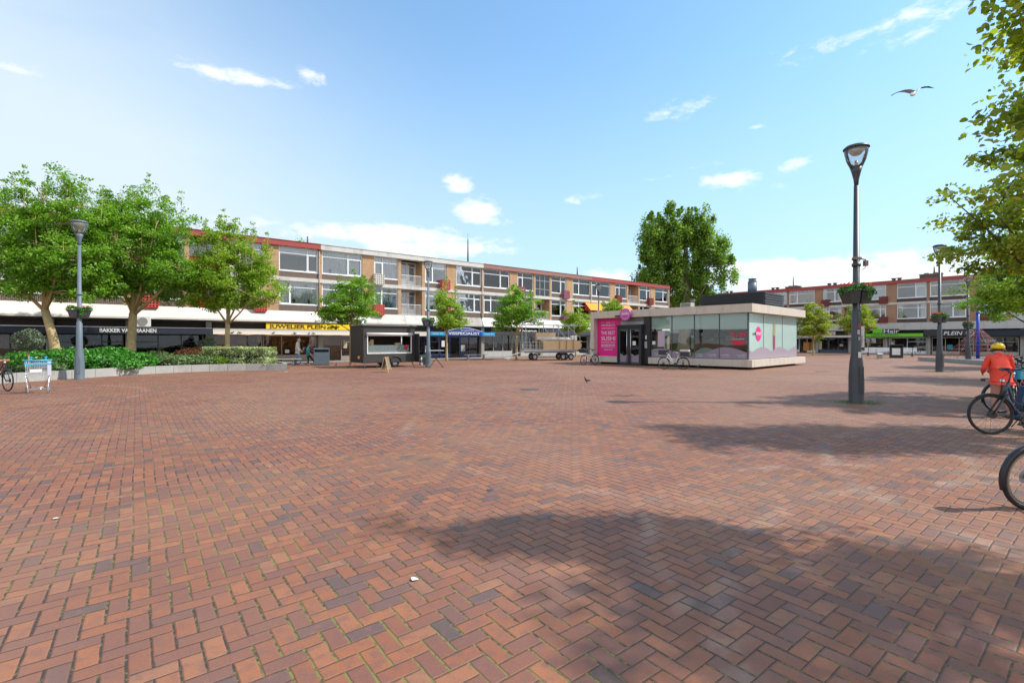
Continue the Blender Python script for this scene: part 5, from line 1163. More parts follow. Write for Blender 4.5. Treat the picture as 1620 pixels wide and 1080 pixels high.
for k, (x, y, a, m_, lb) in enumerate(((13.1, 12.0, 200, redf, 'maroon bicycle with turquoise crate at the right edge'), (14.3, 13.2, 198, whf, 'pale bicycle behind the turquoise crate bicycle'), (15.6, 14.4, 202, black, 'black bicycle farthest along the right edge rack'))):
    b_ = bicycle(label=lb, loc=(x, y, 0), rz=R(a), framem=m_, steer=R(-15 + 12*k), group=gb_, basket=(M('turquoise_crate', (.03, .38, .52), .5) if k == 0 else steel))
    if k == 0: MB().box(.93, 1.20, -.16, .16, .70, .92).build('crate_liner', MATS['turquoise_crate'], b_, .01)
place_bike(12, 618.5, -8, label='black bicycle cut off by the left picture edge', framem=black, steer=R(-15), rimm=dkgrey, lean=R(-5), group=None)
place_bike(1050, 583.5, 150, label='white delivery bicycle with black box parked at the kiosk window', framem=whf, steer=R(-8), box=True, front_box=True, group='delivery bicycles of the kiosk', rimm=dkgrey)
place_bike(923, 577.5, 215, label='white delivery bicycle with black front crate at the kiosk left end', framem=whf, steer=R(10), front_box=True, group='delivery bicycles of the kiosk', rimm=dkgrey)
place_bike(1439, 560.8, 185, label='small dark bicycle parked before the hair shop window', framem=black, steer=0, group=None)

# ------------------------------------------------------------------ people
def skin(name, nodes, edges, mat, parent, root='pelvis', sub=2, smooth=True):
    names = list(nodes); me = bpy.data.meshes.new(name); me.from_pydata([nodes[n][0] for n in names], [(names.index(a), names.index(b)) for a, b in edges], [])
    o = bpy.data.objects.new(name, me); COL.objects.link(o)
    bm_ = bmesh.new(); bm_.from_mesh(me); bm_.verts.layers.skin.verify(); bm_.to_mesh(me); bm_.free(); sk = o.modifiers.new('skin', 'SKIN')
    for i, n in enumerate(names):
        r_ = nodes[n][1]; r_ = r_ if isinstance(r_, tuple) else (r_, r_); me.skin_vertices[0].data[i].radius = r_; me.skin_vertices[0].data[i].use_root = (n == root)
    sk.use_smooth_shade = True; ss_ = o.modifiers.new('sub', 'SUBSURF'); ss_.levels = sub; ss_.render_levels = sub
    bpy.context.view_layer.update(); dg = bpy.context.evaluated_depsgraph_get(); m2 = bpy.data.meshes.new_from_object(o.evaluated_get(dg))
    bpy.data.objects.remove(o); m2.materials.clear(); m2.materials.append(mat)
    for p in m2.polygons: p.use_smooth = True
    r_ = bpy.data.objects.new(name, m2); COL.objects.link(r_); r_.parent = parent; return r_
skinm = M('skin', (.52, .30, .21), .55, var=.06)
def person(label, loc, rz, H, J, top, legs_m, hairm, shoe, head_yaw=0, hood=False, helmet=None, long_coat=False, pack=None, puff=1.22):
    """J: joint positions in a 1.75 m figure facing +y"""
    root = thing('person', label, 'person', loc, rz); k = H/1.75
    D = dict(pelvis=(0,0,.94), waist=(0,0,1.08), chest=(0,.0,1.30), neck=(0,.02,1.50), headb=(0,.05,1.58), headt=(0,.05,1.69),
             shR=(.17,0,1.42), shL=(-.17,0,1.42), elR=(.23,-.02,1.14), elL=(-.23,-.02,1.14), wrR=(.24,.10,.92), wrL=(-.24,.10,.92),
             hipR=(.09,0,.90), hipL=(-.09,0,.90), knR=(.10,.03,.50), knL=(-.10,.03,.50), anR=(.10,0,.09), anL=(-.10,0,.09), toR=(.11,.17,.035), toL=(-.11,.17,.035)); D.update(J)
    P = {a: Vector(v)*k for a, v in D.items()}
    rad = dict(pelvis=(.15,.115), waist=(.13,.10), chest=(.16,.11), neck=.055, headb=(.075,.085), headt=(.078,.095), shR=.06, shL=.06, elR=.042, elL=.042, wrR=.027, wrL=.027, hipR=.085, hipL=.085, knR=.056, knL=.056, anR=.036, anL=.036, toR=.03, toL=.03)
    E = [('pelvis','waist'),('waist','chest'),('chest','neck'),('neck','headb'),('headb','headt'),('chest','shR'),('chest','shL'),('shR','elR'),('shL','elL'),('elR','wrR'),('elL','wrL'),('pelvis','hipR'),('pelvis','hipL'),('hipR','knR'),('hipL','knL'),('knR','anR'),('knL','anL'),('anR','toR'),('anL','toL')]
    N = {a: (tuple(P[a]), tuple(np.array(rad[a])*k) if isinstance(rad[a], tuple) else rad[a]*k) for a in P}
    for s_ in 'RL':         # hands: palm, four fingers and a thumb
        w = P['wr' + s_]; dr = (w - P['el' + s_]).normalized(); sd = Vector((1 if s_ == 'R' else -1, 0, 0)); acr = dr.cross(sd); acr = acr.normalized() if acr.length > .1 else Vector((0, 1, 0))
        pm = w + dr*.07*k; N['pm' + s_] = (tuple(pm), .030*k); E.append(('wr' + s_, 'pm' + s_))
        for f in range(4):
            b0 = pm + dr*.03*k + acr*(-.027 + .018*f)*k; l = (.036, .042, .04, .03)[f]*k; b1 = b0 + dr*l - sd*.006*k; b2 = b1 + (dr*.8 - sd*.6)*l*.8
            for q, v in (('a', b0), ('b', b1), ('c', b2)): N['f%d%s%s' % (f, q, s_)] = (tuple(v), .009*k)
            E += [('pm' + s_, 'f%da%s' % (f, s_)), ('f%da%s' % (f, s_), 'f%db%s' % (f, s_)), ('f%db%s' % (f, s_), 'f%dc%s' % (f, s_))]
        t0 = w + dr*.03*k + acr*.035*k; t1 = t0 + (dr + acr*.5)*.035*k; N['ta' + s_] = (tuple(t0), .011*k); N['tb' + s_] = (tuple(t1), .009*k); E += [('wr' + s_, 'ta' + s_), ('ta' + s_, 'tb' + s_)]
    for a in ('pelvis', 'waist', 'chest'): N[a] = (N[a][0], (N[a][1][0]*.78, N[a][1][1]*.72))
    body = skin('body', N, E, skinm, root)
    # face
    hc = (P['headb'] + P['headt'])/2; hy = Matrix.Rotation(head_yaw, 4, 'Z')
    def fpt(x, y, z): return hc + hy @ (Vector((x, y, z))*k)
    fm = MB(); fm.tube([fpt(0, .075, .02), fpt(0, .115, -.015), fpt(0, .085, -.03)], [.008*k, .014*k, .01*k], 6, 0); 
    for s_ in (-1, 1): fm.sphere(fpt(s_*.085, -.005, -.005), .02*k, 6, 5, 0, (.4, .8, 1.2)); fm.sphere(fpt(s_*.032, .083, .012), .009*k, 6, 5, 1)
    fm.sphere(fpt(0, .087, -.055), .018*k, 6, 5, 2, (1.2, .4, .35)); fm.build('face', [skinm, black, M('lips', (.4, .15, .13), .5)], body)
    hm = MB(); c = fpt(0, -.012, .035); n0 = 0
    hm.sphere(c, .108*k, 14, 10, 0, (.98, 1.06, 1.1)); hm.v = [v if v[1] < c.y + .02*k or v[2] > c.z + .02*k else (v[0]*.8, c.y + .02*k, v[2]) for v in hm.v]
    hm.build('hair', hairm, body)
    # trousers and top over the body
    def sub(names, edges, infl, mat, nm, over={}, rt='pelvis'):
        return skin(nm, {a: (tuple(P[a]), (tuple(np.array(rad[a])*k*infl) if isinstance(rad[a], tuple) else rad[a]*k*infl) if a not in over else over[a]) for a in names}, edges, mat, root, rt)
    P['cuR'] = P['anR'].lerp(P['knR'], .08); P['cuL'] = P['anL'].lerp(P['knL'], .08); rad['cuR'] = rad['cuL'] = .046
    sub(['pelvis','hipR','hipL','knR','knL','cuR','cuL','waist'], [('pelvis','hipR'),('pelvis','hipL'),('hipR','knR'),('hipL','knL'),('knR','cuR'),('knL','cuL'),('pelvis','waist')], 1.0 + (puff - 1)*1.25, legs_m, 'trousers')
    P['nk'] = P['chest'].lerp(P['neck'], .75); rad['nk'] = .068; P['hem'] = P['pelvis'] + Vector((0, 0, (-.10 if not long_coat else -.26)*k)); rad['hem'] = (.148, .112)
    P['cfR'] = P['elR'].lerp(P['wrR'], .93); P['cfL'] = P['elL'].lerp(P['wrL'], .93); rad['cfR'] = rad['cfL'] = .038
    sub(['hem','pelvis','waist','chest','nk','shR','shL','elR','elL','cfR','cfL'], [('hem','pelvis'),('pelvis','waist'),('waist','chest'),('chest','nk'),('chest','shR'),('chest','shL'),('shR','elR'),('shL','elL'),('elR','cfR'),('elL','cfL')], puff, top, 'jacket')
    cq = MB(); cq.tube([P['nk'] + (P['neck'] - P['nk']).normalized()*t_*k for t_ in (-.02, .03, .055)], [.098*k, .082*k, .078*k], 12); cq.build('collar', top, root)
    if hood: q = MB(); q.sphere(P['neck'] + Vector((0, -.07*k, .0)), .1*k, 10, 8, 0, (1.1, .7, .7)); q.build('hood', top, root)
    for s_ in 'RL':
        a, t_ = P['an' + s_], P['to' + s_]; q = MB(); q.tube([a + (a - t_).normalized()*.06*k - Vector((0, 0, .045*k)), a - Vector((0, 0, .03*k)), a.lerp(t_, .6), t_ + (t_ - a).normalized()*.07*k], [.035*k, .05*k, .046*k, .03*k], 10); q.build('shoe', shoe, root)
    if helmet:
        q = MB(); c = hc + Vector((0, -.005, .05*k)); q.sphere(c, .132*k, 20, 12, 0, (.92, 1.16, .82)); q.v = [(v[0], v[1], max(v[2], c.z - .035*k)) for v in q.v]
        for s_ in (-.075, -.038, 0, .038, .075):
            q.tube([(c.x + s_*k*1.1, c.y + .135*k*math.cos(R(a))*(1 - abs(s_)*2.5), c.z + .113*k*math.sin(R(a))*(1 - abs(s_)*2.5)) for a in range(40, 150, 12)], .007*k, 6, 1)
        q.build('helmet', [helmet, M('helmet_vents', (.05, .05, .04), .5)], root)
        q = MB(); q.tube([c + Vector((-.1, .0, -.02))*k, c + Vector((-.08, .06, -.13))*k, c + Vector((.0, .08, -.17))*k, c + Vector((.08, .06, -.13))*k, c + Vector((.1, .0, -.02))*k], .006, 5); q.build('strap', black, root)
    if pack: q = MB(); c = P['chest']; q.box(c.x - .14*k, c.x + .14*k, c.y - .30*k, c.y - .13*k, c.z - .22*k, c.z + .14*k); q.build('backpack', pack, root, .04)
    return root
coral = M('coral_fleece', (.90, .085, .05), .85, var=.16, scale=3, bump=.03)
person('woman in coral jacket, dusty pink trousers and yellow helmet, seen from behind', (10.33, 10.2, 0), R(-22), 1.60,
       dict(pelvis=(0,0,.93), waist=(0,.05,1.08), chest=(.0,.11,1.29), neck=(.02,.19,1.45), headb=(.04,.25,1.52), headt=(.05,.29,1.61), shR=(.18,.13,1.38), shL=(-.18,.12,1.38), elR=(.30,.24,1.17), elL=(-.27,.12,1.12), wrR=(.36,.48,1.04), wrL=(-.20,.34,1.02),
            knR=(.12,.05,.5), knL=(-.09,.08,.5), anR=(.12,-.05,.09), anL=(-.10,.04,.09), toR=(.14,.12,.035), toL=(-.12,.21,.035)),
       coral, M('dusty_pink_trousers', (.46, .24, .19), .85, var=.1), M('dark_hair', (.05, .03, .02), .7), M('grey_shoes', (.2, .19, .2), .7), head_yaw=R(-15), puff=1.3, helmet=M('yellow_helmet', (.85, .60, .01), .35))
w1 = gnd(471, 577)
person('grey haired man in cream jacket and light jeans walking past jeweller', (w1.x, w1.y, 0), R(-80), 1.78,
       dict(headb=(0,.09,1.57), headt=(0,.11,1.67), neck=(0,.05,1.49), elR=(.22,.02,1.14), wrR=(.22,.22,.97), elL=(-.22,.0,1.14), wrL=(-.2,.18,.95), knR=(.1,.16,.52), anR=(.1,.22,.09), toR=(.11,.38,.04), knL=(-.1,-.05,.5), anL=(-.1,-.40,.16), toL=(-.11,-.30,.045)),
       M('cream_jacket', (.66, .58, .50), .85), M('light_jeans', (.22, .34, .52), .85, var=.2), M('grey_hair', (.45, .43, .40), .8), M('white_trainers', (.75, .75, .75), .5), hood=True)
w2 = gnd(486, 577)
person('child in teal and black jacket with black trousers walking beside the man', (w2.x + .05, w2.y, 0), R(-80), 1.42,
       dict(headb=(0,.07,1.57), headt=(0,.09,1.68), wrR=(.22,.24,.97), wrL=(-.2,.1,.92), knR=(.1,.05,.5), anR=(.1,.02,.09), toR=(.11,.19,.04), knL=(-.1,.28,.55), anL=(-.1,.55,.12), toL=(-.11,.70,.08)),
       M('teal_jacket', (.05, .25, .30), .8, var=.2), M('black_trousers', (.015, .015, .02), .8), M('brown_hair', (.12, .06, .03), .8), M('lime_shoes', (.6, .6, .4), .6), pack=M('dark_backpack', (.03, .04, .05), .8))

# ------------------------------------------------------------------ food trailer
ft = thing('food_trailer', 'black wooden food trailer with long white framed serving window', 'trailer', (-8.85, 28.8, 0), math.atan2(.628, .778))
TL, TD, z0, z1 = 3.38, 2.1, .30, 2.55; wx0, wx1, wz0, wz1 = .22, 3.15, .85, 2.05
bk = M('black_stained_planks', (.035, .033, .032), .6, var=.35, scale=7)
b_ = MB(); b_.box(0, wx0, 0, .05, z0, z1); b_.box(wx1, TL, 0, .05, z0, z1); b_.box(wx0, wx1, 0, .05, z0, wz0); b_.box(wx0, wx1, 0, .05, wz1, z1)
b_.box(0, .05, .051, TD, z0, z1); b_.box(TL - .05, TL, .051, TD, z0, z1); b_.box(.051, TL - .051, TD - .05, TD, z0, z1); b_.box(.051, TL - .051, .051, TD - .051, z0, z0 + .08)
for k in range(15): b_.box(-.006, -.001, .06 + k*.136, .06 + k*.136 + .125, z0 + .01, z1 - .01)
b_.box(-.02, TL + .02, -.03, 0, z0 + .04, z0 + .09, 0); b_.build('body', bk, ft)
MB().slab([(-.08, -.10), (TL + .08, -.10), (TL + .08, TD + .05), (-.08, TD + .05)], z1 + .002, z1 + .06).build('roof', M('trailer_roof_edge', (.20, .20, .18), .6, dirt=.4), ft)
f = MB(); w = .05
f.box(wx0, wx1, -.03, .04, wz0, wz0 + w); f.box(wx0, wx0 + w, -.03, .04, wz0 + w, wz1); f.box(wx1 - w, wx1, -.03, .04, wz0 + w, wz1); f.box(2.44, 2.50, -.0, .04, 1.4, wz1 - .12)
f.build('window_frame', white, ft)
q = MB(); q.cyl((wx0 - .03, -.06, wz1 + .0), (wx1 + .03, -.06, wz1 + .0), .085, .085, 14); q.box(wx0, wx1, -.02, .03, wz1 - .12, wz1 + .06); q.build('rolled_shutter', M('cream_shutter', (.66, .64, .60), .6), ft)
q = MB(); q.box(.2, 3.16, .12, .7, .55, wz0 + .12); q.build('counter', steel, ft)
q = MB(); q.box(.3, 3.05, .14, .15, wz0 + .12, 1.36); q.box(.3, 3.05, .16, .6, 1.36, 1.375); q.build('counter_glass', glassmat('counter_glass', (.8, .9, .88), 1.5, .02, .25, (.5, .62, .6)), ft)
q = MB(); rnd = random.Random(9)
for k in range(34): xx = .5 + rnd.random()*2.5; q.box(xx, xx + .12, .2 + rnd.random()*.3, .55, wz0 + .121, wz0 + .16 + rnd.random()*.06)
q.box(.35, .6, .2, .5, wz0 + .121, 1.12); q.build('food_tray', goodsmat('fish_goods', [(0, (.55, .5, .45)), (.25, (.5, .3, .25)), (.5, (.2, .28, .2)), (.7, (.62, .6, .56)), (.85, (.35, .35, .38))]), ft)
q = MB(); q.box(.35, .55, .35, .5, 1.38, 1.62); q.box(.58, .78, .35, .5, 1.38, 1.72); q.box(2.2, 2.55, .3, .5, 1.38, 1.52); q.build('paper_bag', [M('kraft_paper', (.45, .32, .18), .8)], ft)
q = MB(); q.sphere((2.85, .12, 1.28), .13, 10, 7); q.sphere((2.78, .12, 1.22), .08, 8, 6); q.cyl((2.9, .12, .98), (2.86, .12, 1.2), .012, .012, 5); q.build('red_decoration', red, ft)
q = MB(); q.box(.06, 3.3, 1.9, 1.95, .4, 2.5); q.box(.3, .6, 1.6, 1.88, 1.5, 2.0); q.box(1.1, 1.6, 1.8, 1.88, 1.75, 1.95); q.build('interior', M('trailer_interior', (.09, .06, .05), .8, var=.6, scale=2), ft)
q = MB(); q.box(TL + .001, TL + .05, -.55, .02, .3, 2.1); q.build('side_door', black, ft)
for yy in (.12, TD - .12):
    wh = MB(); c = (2.05, yy, .32); wh.tube([(c[0] + .23*math.cos(2*math.pi*k/24), c[1], c[2] + .23*math.sin(2*math.pi*k/24)) for k in range(24)], .085, 10, 0, closed=True); o_ = wh.build('wheel', rubber, ft)
    q = MB(); q.cyl((c[0], yy - .06, c[2]), (c[0], yy + .06, c[2]), .16, .16, 14); q.build('rim', steel, o_)
q = MB(); q.tube([(1.68, -.03, .3), (1.75, -.03, .55), (1.95, -.03, .68), (2.2, -.03, .68), (2.38, -.03, .55), (2.42, -.03, .3)], .035, 6); q.build('mudguard', black, ft)
q = MB()
for (x, y, dx_, dy_) in ((.1, .05, -.12, -.28), (.1, TD - .1, -.25, .1), (.9, .05, -.1, -.2), (3.2, .1, .1, -.2)): q.bar((x, y, .34), (x + dx_, y + dy_, .01), .035); q.box(x + dx_ - .06, x + dx_ + .06, y + dy_ - .06, y + dy_ + .06, 0, .012)
q.build('support_leg', dkgrey, ft)
q = MB(); q.bar((TL, .4, .42), (TL + 1.1, TD/2, .4), .05); q.bar((TL, TD - .4, .42), (TL + 1.1, TD/2, .4), .05); q.cyl((TL + 1.05, TD/2, .0), (TL + 1.05, TD/2, .55), .03, .03, 8); q.cyl((TL + 1.05, TD/2 - .05, .1), (TL + 1.05, TD/2 + .05, .1), .1, .1, 12); q.build('drawbar', steel, ft)
q = MB(); q.cyl((.35, 1.0, 2.6), (.35, 1.0, 2.82), .1, .1, 12); q.cyl((.35, 1.0, 2.85), (.35, 1.0, 2.9), .16, .1, 12); q.cyl((.35, 1.0, 2.82), (.35, 1.0, 2.85), .06, .06, 8); q.build('roof_vent', chrome, ft)
q = MB(); q.box(-.03, -.007, .55, .8, .55, .72); q.build('number_plate', yel, ft); q = MB(); q.cyl((-.04, .4, .72), (-.007, .4, .72), .05, .05, 10); q.cyl((-.05, .12, 2.35), (-.007, .12, 2.35), .04, .04, 10); q.build('tail_light', red, ft)
# A board
sb = gnd(611, 588.5); ab = thing('sandwich_board', 'small wooden sandwich board in front of black food trailer', 'sign', (sb.x, sb.y, 0), R(78))
for s_ in (-1, 1):
    q = MB(); q.bar((-.22, s_*.22, 0), (-.16, s_*.02, .80), .035); q.bar((.22, s_*.22, 0), (.16, s_*.02, .80), .035); q.bar((-.2, s_*.17, .18), (.2, s_*.17, .18), .03); q.bar((-.17, s_*.03, .76), (.17, s_*.03, .76), .035)
    fr_ = q.build('board_frame', woodm, ab)
    q = MB(); q.add([(-.19, s_*.165, .21), (.19, s_*.165, .21), (.15, s_*.035, .74), (-.15, s_*.035, .74)], [(0, 1, 2, 3)]); q.build('chalk_panel', M('chalk_board', (.2, .17, .13), .8, var=.9, scale=22), fr_)
# litter bin
bp = gnd(509, 577.2)
def bin_(label, loc, rz, w, h, mat, poster=None):
    r = thing('litter_bin', label, 'litter bin', loc, rz); q = MB(); q.slab([(-w/2, -w*.4), (w/2, -w*.4), (w/2, w*.4), (-w/2, w*.4)], .04, h - .28); q.slab([(-w/2 + .03, -w*.4 + .03), (w/2 - .03, -w*.4 + .03), (w/2 - .03, w*.4 - .03), (-w/2 + .03, w*.4 - .03)], 0, .04); q.build('bin_body', mat, r, .015)
    q = MB(); q.slab([(-w/2, -w*.4), (w/2, -w*.4), (w/2, w*.4), (-w/2, w*.4)], h - .1, h); q.box(-w/2, -w/2 + .05, -w*.38, w*.38, h - .28, h - .1); q.box(w/2 - .05, w/2, -w*.38, w*.38, h - .28, h - .1); q.box(-w/2 + .05, w/2 - .05, w*.3, w*.36, h - .28, h - .1); q.build('bin_hood', mat, r, .012)
    MB().box(-w/2 + .06, w/2 - .06, -w*.3, w*.28, h - .28, h - .27).build('opening', black, r)
    if poster: MB().box(-w*.3, w*.3, -w*.4 - .008, -w*.4 - .002, .3, .95).build('notice', poster, r)
    return r
bin_('slate blue litter bin next to the walking man and child', (bp.x, bp.y, 0), R(20), .98, 1.15, M('slate_bin', (.10, .135, .165), .5, var=.15))
bp = gnd(1418, 566); bin_('black litter bin with white notice near the hair shop', (bp.x, bp.y, 0), R(-40), 1.05, 1.3, black, white)
# benches
def bench(label, loc, rz, L, mat, back=False, group=None, legm=None):
    r = thing('bench', label, 'bench', loc, rz, group); q = MB(); 
    for k in range(4): q.box(-L/2, L/2, -.2 + k*.105, -.11 + k*.105, .42, .46)
    q.build('seat', mat, r)
    for s_ in (-1, 1): q = MB(); x = s_*(L/2 - .35); q.box(x - .05, x + .05, -.17, .17, 0, .42); q.box(x - .12, x + .12, -.19, .19, 0, .03); q.build('leg', legm or dkgrey, r)
    if back:
        q = MB(); [q.box(-L/2, L/2, .23 + k*.02, .26 + k*.02, .56 + k*.13, .66 + k*.13) for k in range(3)]; q.build('backrest', mat, r)
        q = MB(); [q.bar((s_*(L/2 - .35), .19, .1), (s_*(L/2 - .35), .29, .95), .05) for s_ in (-1, 1)]; q.build('back_post', legm or dkgrey, r)
    return r
pale = M('pale_wood_slats', (.50, .45, .36), .8, var=.2)
p = gnd(753, 569); bench('pale wooden bench in front of blue awning shop', (p.x, p.y, 0), R(20), 2.1, pale, legm=kerbc)
p = gnd(449, 579); bench('pale bench rail at the right end of planting bed', (p.x, p.y + .6, 0), R(15), 1.6, pale)
p = gnd(1392, 567); bench('white backed bench seen end on beside the black bin', (p.x, p.y, 0), R(55), 2.4, whiteplastic, True, legm=kerbc)
p = gnd(1465, 566.5); bench('long white bench in front of the PLEIN cafe', (p.x + 1.2, p.y + 6, 0), R(-46), 4.5, whiteplastic, True)
# standing table with crossed legs beside the lamp
p = gnd(690, 581); tb_ = thing('standing_table', 'high folding table with crossed black legs right of blue lamp', 'table', (p.x, p.y, 0), R(15))
MB().box(-.45, .45, -.35, .35, 1.02, 1.06).build('table_top', M('pale_table_top', (.45, .47, .48), .5), tb_, .01)
q = MB()
for y in (-.28, .28): q.bar((-.42, y, 0), (.35, y, 1.02), .022); q.bar((.42, y, 0), (-.35, y, 1.02), .022)
q.bar((-.42, -.28, .02), (-.42, .28, .02), .02); q.bar((.42, -.28, .02), (.42, .28, .02), .02); q.build('leg', black, tb_)
p = gnd(668, 578); sg = thing('planter_box', 'white and black trough of herbs between trailer and blue lamp', 'planter', (p.x, p.y + 1.0, 0), R(25))
q = MB(); q.slab([(-.35, -.15), (.35, -.15), (.35, .15), (-.35, .15)], 0, .4); q.build('trough', black, sg, .01)
rd_ = np.random.default_rng(4); leafmesh('herbs', leafcloud(500, lambda n: (np.stack([rd_.uniform(-.35, .35, n), rd_.uniform(-.15, .15, n), .4 + rd_.random(n)*.25], 1), np.tile([0, 0, .5], (n, 1))), .07, rd_), LM['sage'], sg)

# ------------------------------------------------------------------ flatbed trailer with boards
p = gnd(822, 569.5); tr = thing('flatbed_trailer', 'long flatbed market trailer with steel poles and tandem wheels', 'trailer', (p.x, p.y, 0), R(8)); tr.scale = (.86, 1, 1)
L = 5.6
# sits between px 822 and px 912
q = MB(); q.box(.2, L, -1.0, 1.0, .78, .88); q.box(.2, L, -1.04, -1.0, .76, .92); q.box(.2, L, 1.0, 1.04, .76, .92); q.box(.5, L - .1, -.4, -.3, .62, .78); q.box(.5, L - .1, .3, .4, .62, .78); q.build('deck', steel, tr)
for i_, (x, y) in enumerate([(1.35, -.85), (1.35, .85), (4.2, -.85), (5.0, -.85), (4.2, .85), (5.0, .85)]):
    q = MB(); q.tube([(x + .22*math.cos(2*math.pi*k/20), y, .3 + .22*math.sin(2*math.pi*k/20)) for k in range(20)], .08, 8, 0, closed=True); o_ = q.build('wheel', rubber, tr); q = MB(); q.cyl((x, y - .07, .3), (x, y + .07, .3), .16, .16, 14); q.build('rim', M('grey_rim', (.4, .4, .4), .5), o_)
q = MB(); q.bar((.3, -.35, .7), (-1.1, 0, .35), .07); q.bar((.3, .35, .7), (-1.1, 0, .35), .07); q.cyl((-1.15, -.08, .12), (-1.15, .08, .12), .12, .12, 12); q.bar((-1.1, 0, .4), (-1.1, 0, .12), .05); q.box(-1.5, -.7, -.1, .1, .12, .2); q.build('drawbar', white, tr)
q = MB()
for y in (-1.0, 1.0):
    q = MB()
    for x in (.3, .6, .9, 1.2, 1.5, 1.8): q.bar((x, y, .88), (x, y, 1.55), .025)
    for z in (1.0, 1.25, 1.55): q.bar((.2, y, z), (1.9, y, z), .025)
    q.build('side_grille', steel, tr)
q = MB()
for x in (.45, 2.2, 3.7, 5.3):
    for y in (-.95, .95): q.bar((x, y, .88), (x, y, 3.05), .05)
q.bar((-.2, -.95, 3.05), (L + .6, -.95, 2.95), .05); q.bar((-.2, .95, 3.05), (L + .6, .95, 2.95), .05)
for x in (.45, 2.2, 3.7, 5.3): q.bar((x, -.95, 3.03), (x, .95, 3.03), .05)
for a, b in ((2.0, 3.0), (3.4, 4.4), (4.4, 5.9)): q.bar((a, -.98, 3.1), (b, -.98, 1.9), .05)
q.bar((-.1, -.5, 3.1), (1.6, .2, 3.75), .06); q.bar((.9, .5, 3.1), (2.2, .4, 3.6), .05); q.build('frame_pole', steel, tr)
bd = thing('board_stack', 'stack of sawn boards strapped on the flatbed trailer', 'boards', (p.x, p.y, 0), R(8)); bd.scale = (.86, 1, 1); q = MB(); rnd = random.Random(3)
for k in range(9):
    for j in range(5): q.box(2.1 + rnd.random()*.15, 5.9 + rnd.random()*.2, -.98 + j*.34, -.98 + j*.34 + .325, .90 + k*.085, .90 + k*.085 + .075)
q.build('board', plankm, bd)
q = MB(); [q.box(x, x + .06, -1.0, .72, .89, 1.69) for x in (3.8, 4.5, 5.2)]; q.build('strap', M('orange_strap', (.4, .12, .03), .7), bd)
q = MB(); rnd = random.Random(5)
q.cyl((1.6, -.7, 1.85), (5.4, -.7, 1.8), .14, .14, 10); q.cyl((1.8, -.4, 1.85), (4.9, -.4, 1.82), .14, .14, 10)
rt = thing('tarpaulin_roll', 'rolled cream tarpaulins lying across the board stack', 'tarpaulin', (p.x, p.y, 0), R(8)); rt.scale = (.86, 1, 1); q.build('roll', cream, rt); MB().box(5.1, 5.6, -.9, -.2, 1.7, 2.1).build('bundle', white, rt, .03)
cr = thing('board_stack', 'smaller upper pile of narrow boards on trailer racks', 'boards', (p.x, p.y, 0), R(8)); cr.scale = (.86, 1, 1); q = MB()
for k in range(4): q.box(1.7, 3.7, .1, .8, 2.0 + k*.09, 2.08 + k*.09)
q.box(1.72, 1.8, .2, .7, .89, 2.0); q.box(3.6, 3.68, .75, .85, .89, 2.0); q.build('board', plankm, cr)

# ------------------------------------------------------------------ shopping trolley
p = gnd(60, 621.5); tc = thing('shopping_trolley', 'wire shopping trolley with light blue handle and trim by the bed', 'shopping trolley', (p.x, p.y, 0), R(45)); tc.scale = (.74, .8, 1)
bl = M('cyan_plastic', (.03, .40, .62), .4); wi = M('bright_wire', (.55, .55, .57), .35, metal=.6)
q = MB(); W2, W1 = .40, .33
def bk_pt(u, v, w):  # u across -1..1, v depth 0..1 (front to back), w 0..1 up
    ww = W1 + (W2 - W1)*w; return (u*ww, -.25 + v*(.75 + .1*w), .52 + .48*w + .06*v*(1 - w))
def line(a, b, r=.004): q.bar(bk_pt(*a), bk_pt(*b), r*2)
for k in range(15):
    u = -1 + 2*k/14; line((u, 0, 0), (u, 0, 1)); line((u, 1, 0), (u, 1, 1)); line((u, 0, 0), (u, 1, 0))
for k in range(13):
    v = k/12; line((-1, v, 0), (-1, v, 1)); line((1, v, 0), (1, v, 1))
for w in (0, .2, .4, .6, .8, 1): 
    for (a, b) in (((-1, 0, w), (1, 0, w)), ((-1, 1, w), (1, 1, w)), ((-1, 0, w), (-1, 1, w)), ((1, 0, w), (1, 1, w))): line(a, b, .006)
q.build('wire_basket', wi, tc)
q = MB()
for s_ in (-1, 1):
    q.tube([(s_*.36, .55, 1.0), (s_*.36, .5, .5), (s_*.30, -.28, .14)], .014, 8); q.tube([(s_*.34, -.22, .54), (s_*.20, .3, .16), (s_*.36, .62, .13)], .014, 8)
q.tube([(-.30, -.28, .15), (.30, -.28, .15)], .012, 6); q.tube([(-.36, .62, .14), (.36, .62, .14)], .012, 6); q.build('chassis', chrome, tc)
for (x, y) in ((-.30, -.28), (.30, -.28), (-.36, .62), (.36, .62)):
    q = MB(); q.cyl((x - .018, y, .06), (x + .018, y, .06), .06, .06, 14); q.box(x - .025, x + .025, y - .02, y + .02, .08, .15); q.build('castor', M('grey_rubber', (.2, .22, .22), .6), tc)
q = MB(); q.tube([(-.42, -.27, 1.02), (.42, -.27, 1.02)], .022, 8); q.tube([(-.42, -.27, 1.02), (-.43, .55, 1.04)], .014, 8); q.tube([(.42, -.27, 1.02), (.43, .55, 1.04)], .014, 8); q.box(-.4, .4, -.285, -.26, .88, .93)
for x in (-.21, .23): q.cyl((x, -.2, 1.02), (x, -.2, 1.1), .035, .035, 10); q.cyl((x, -.2, 1.1), (x, -.2, 1.13), .055, .055, 10)
q.build('handle', bl, tc); MB().box(-.24, .12, -.30, -.286, .66, .75).build('sign_plate', white, tc); MB().box(.28, .40, -.28, -.05, .55, .98).build('side_panel', M('pale_lilac_plastic', (.5, .52, .6), .5), tc)

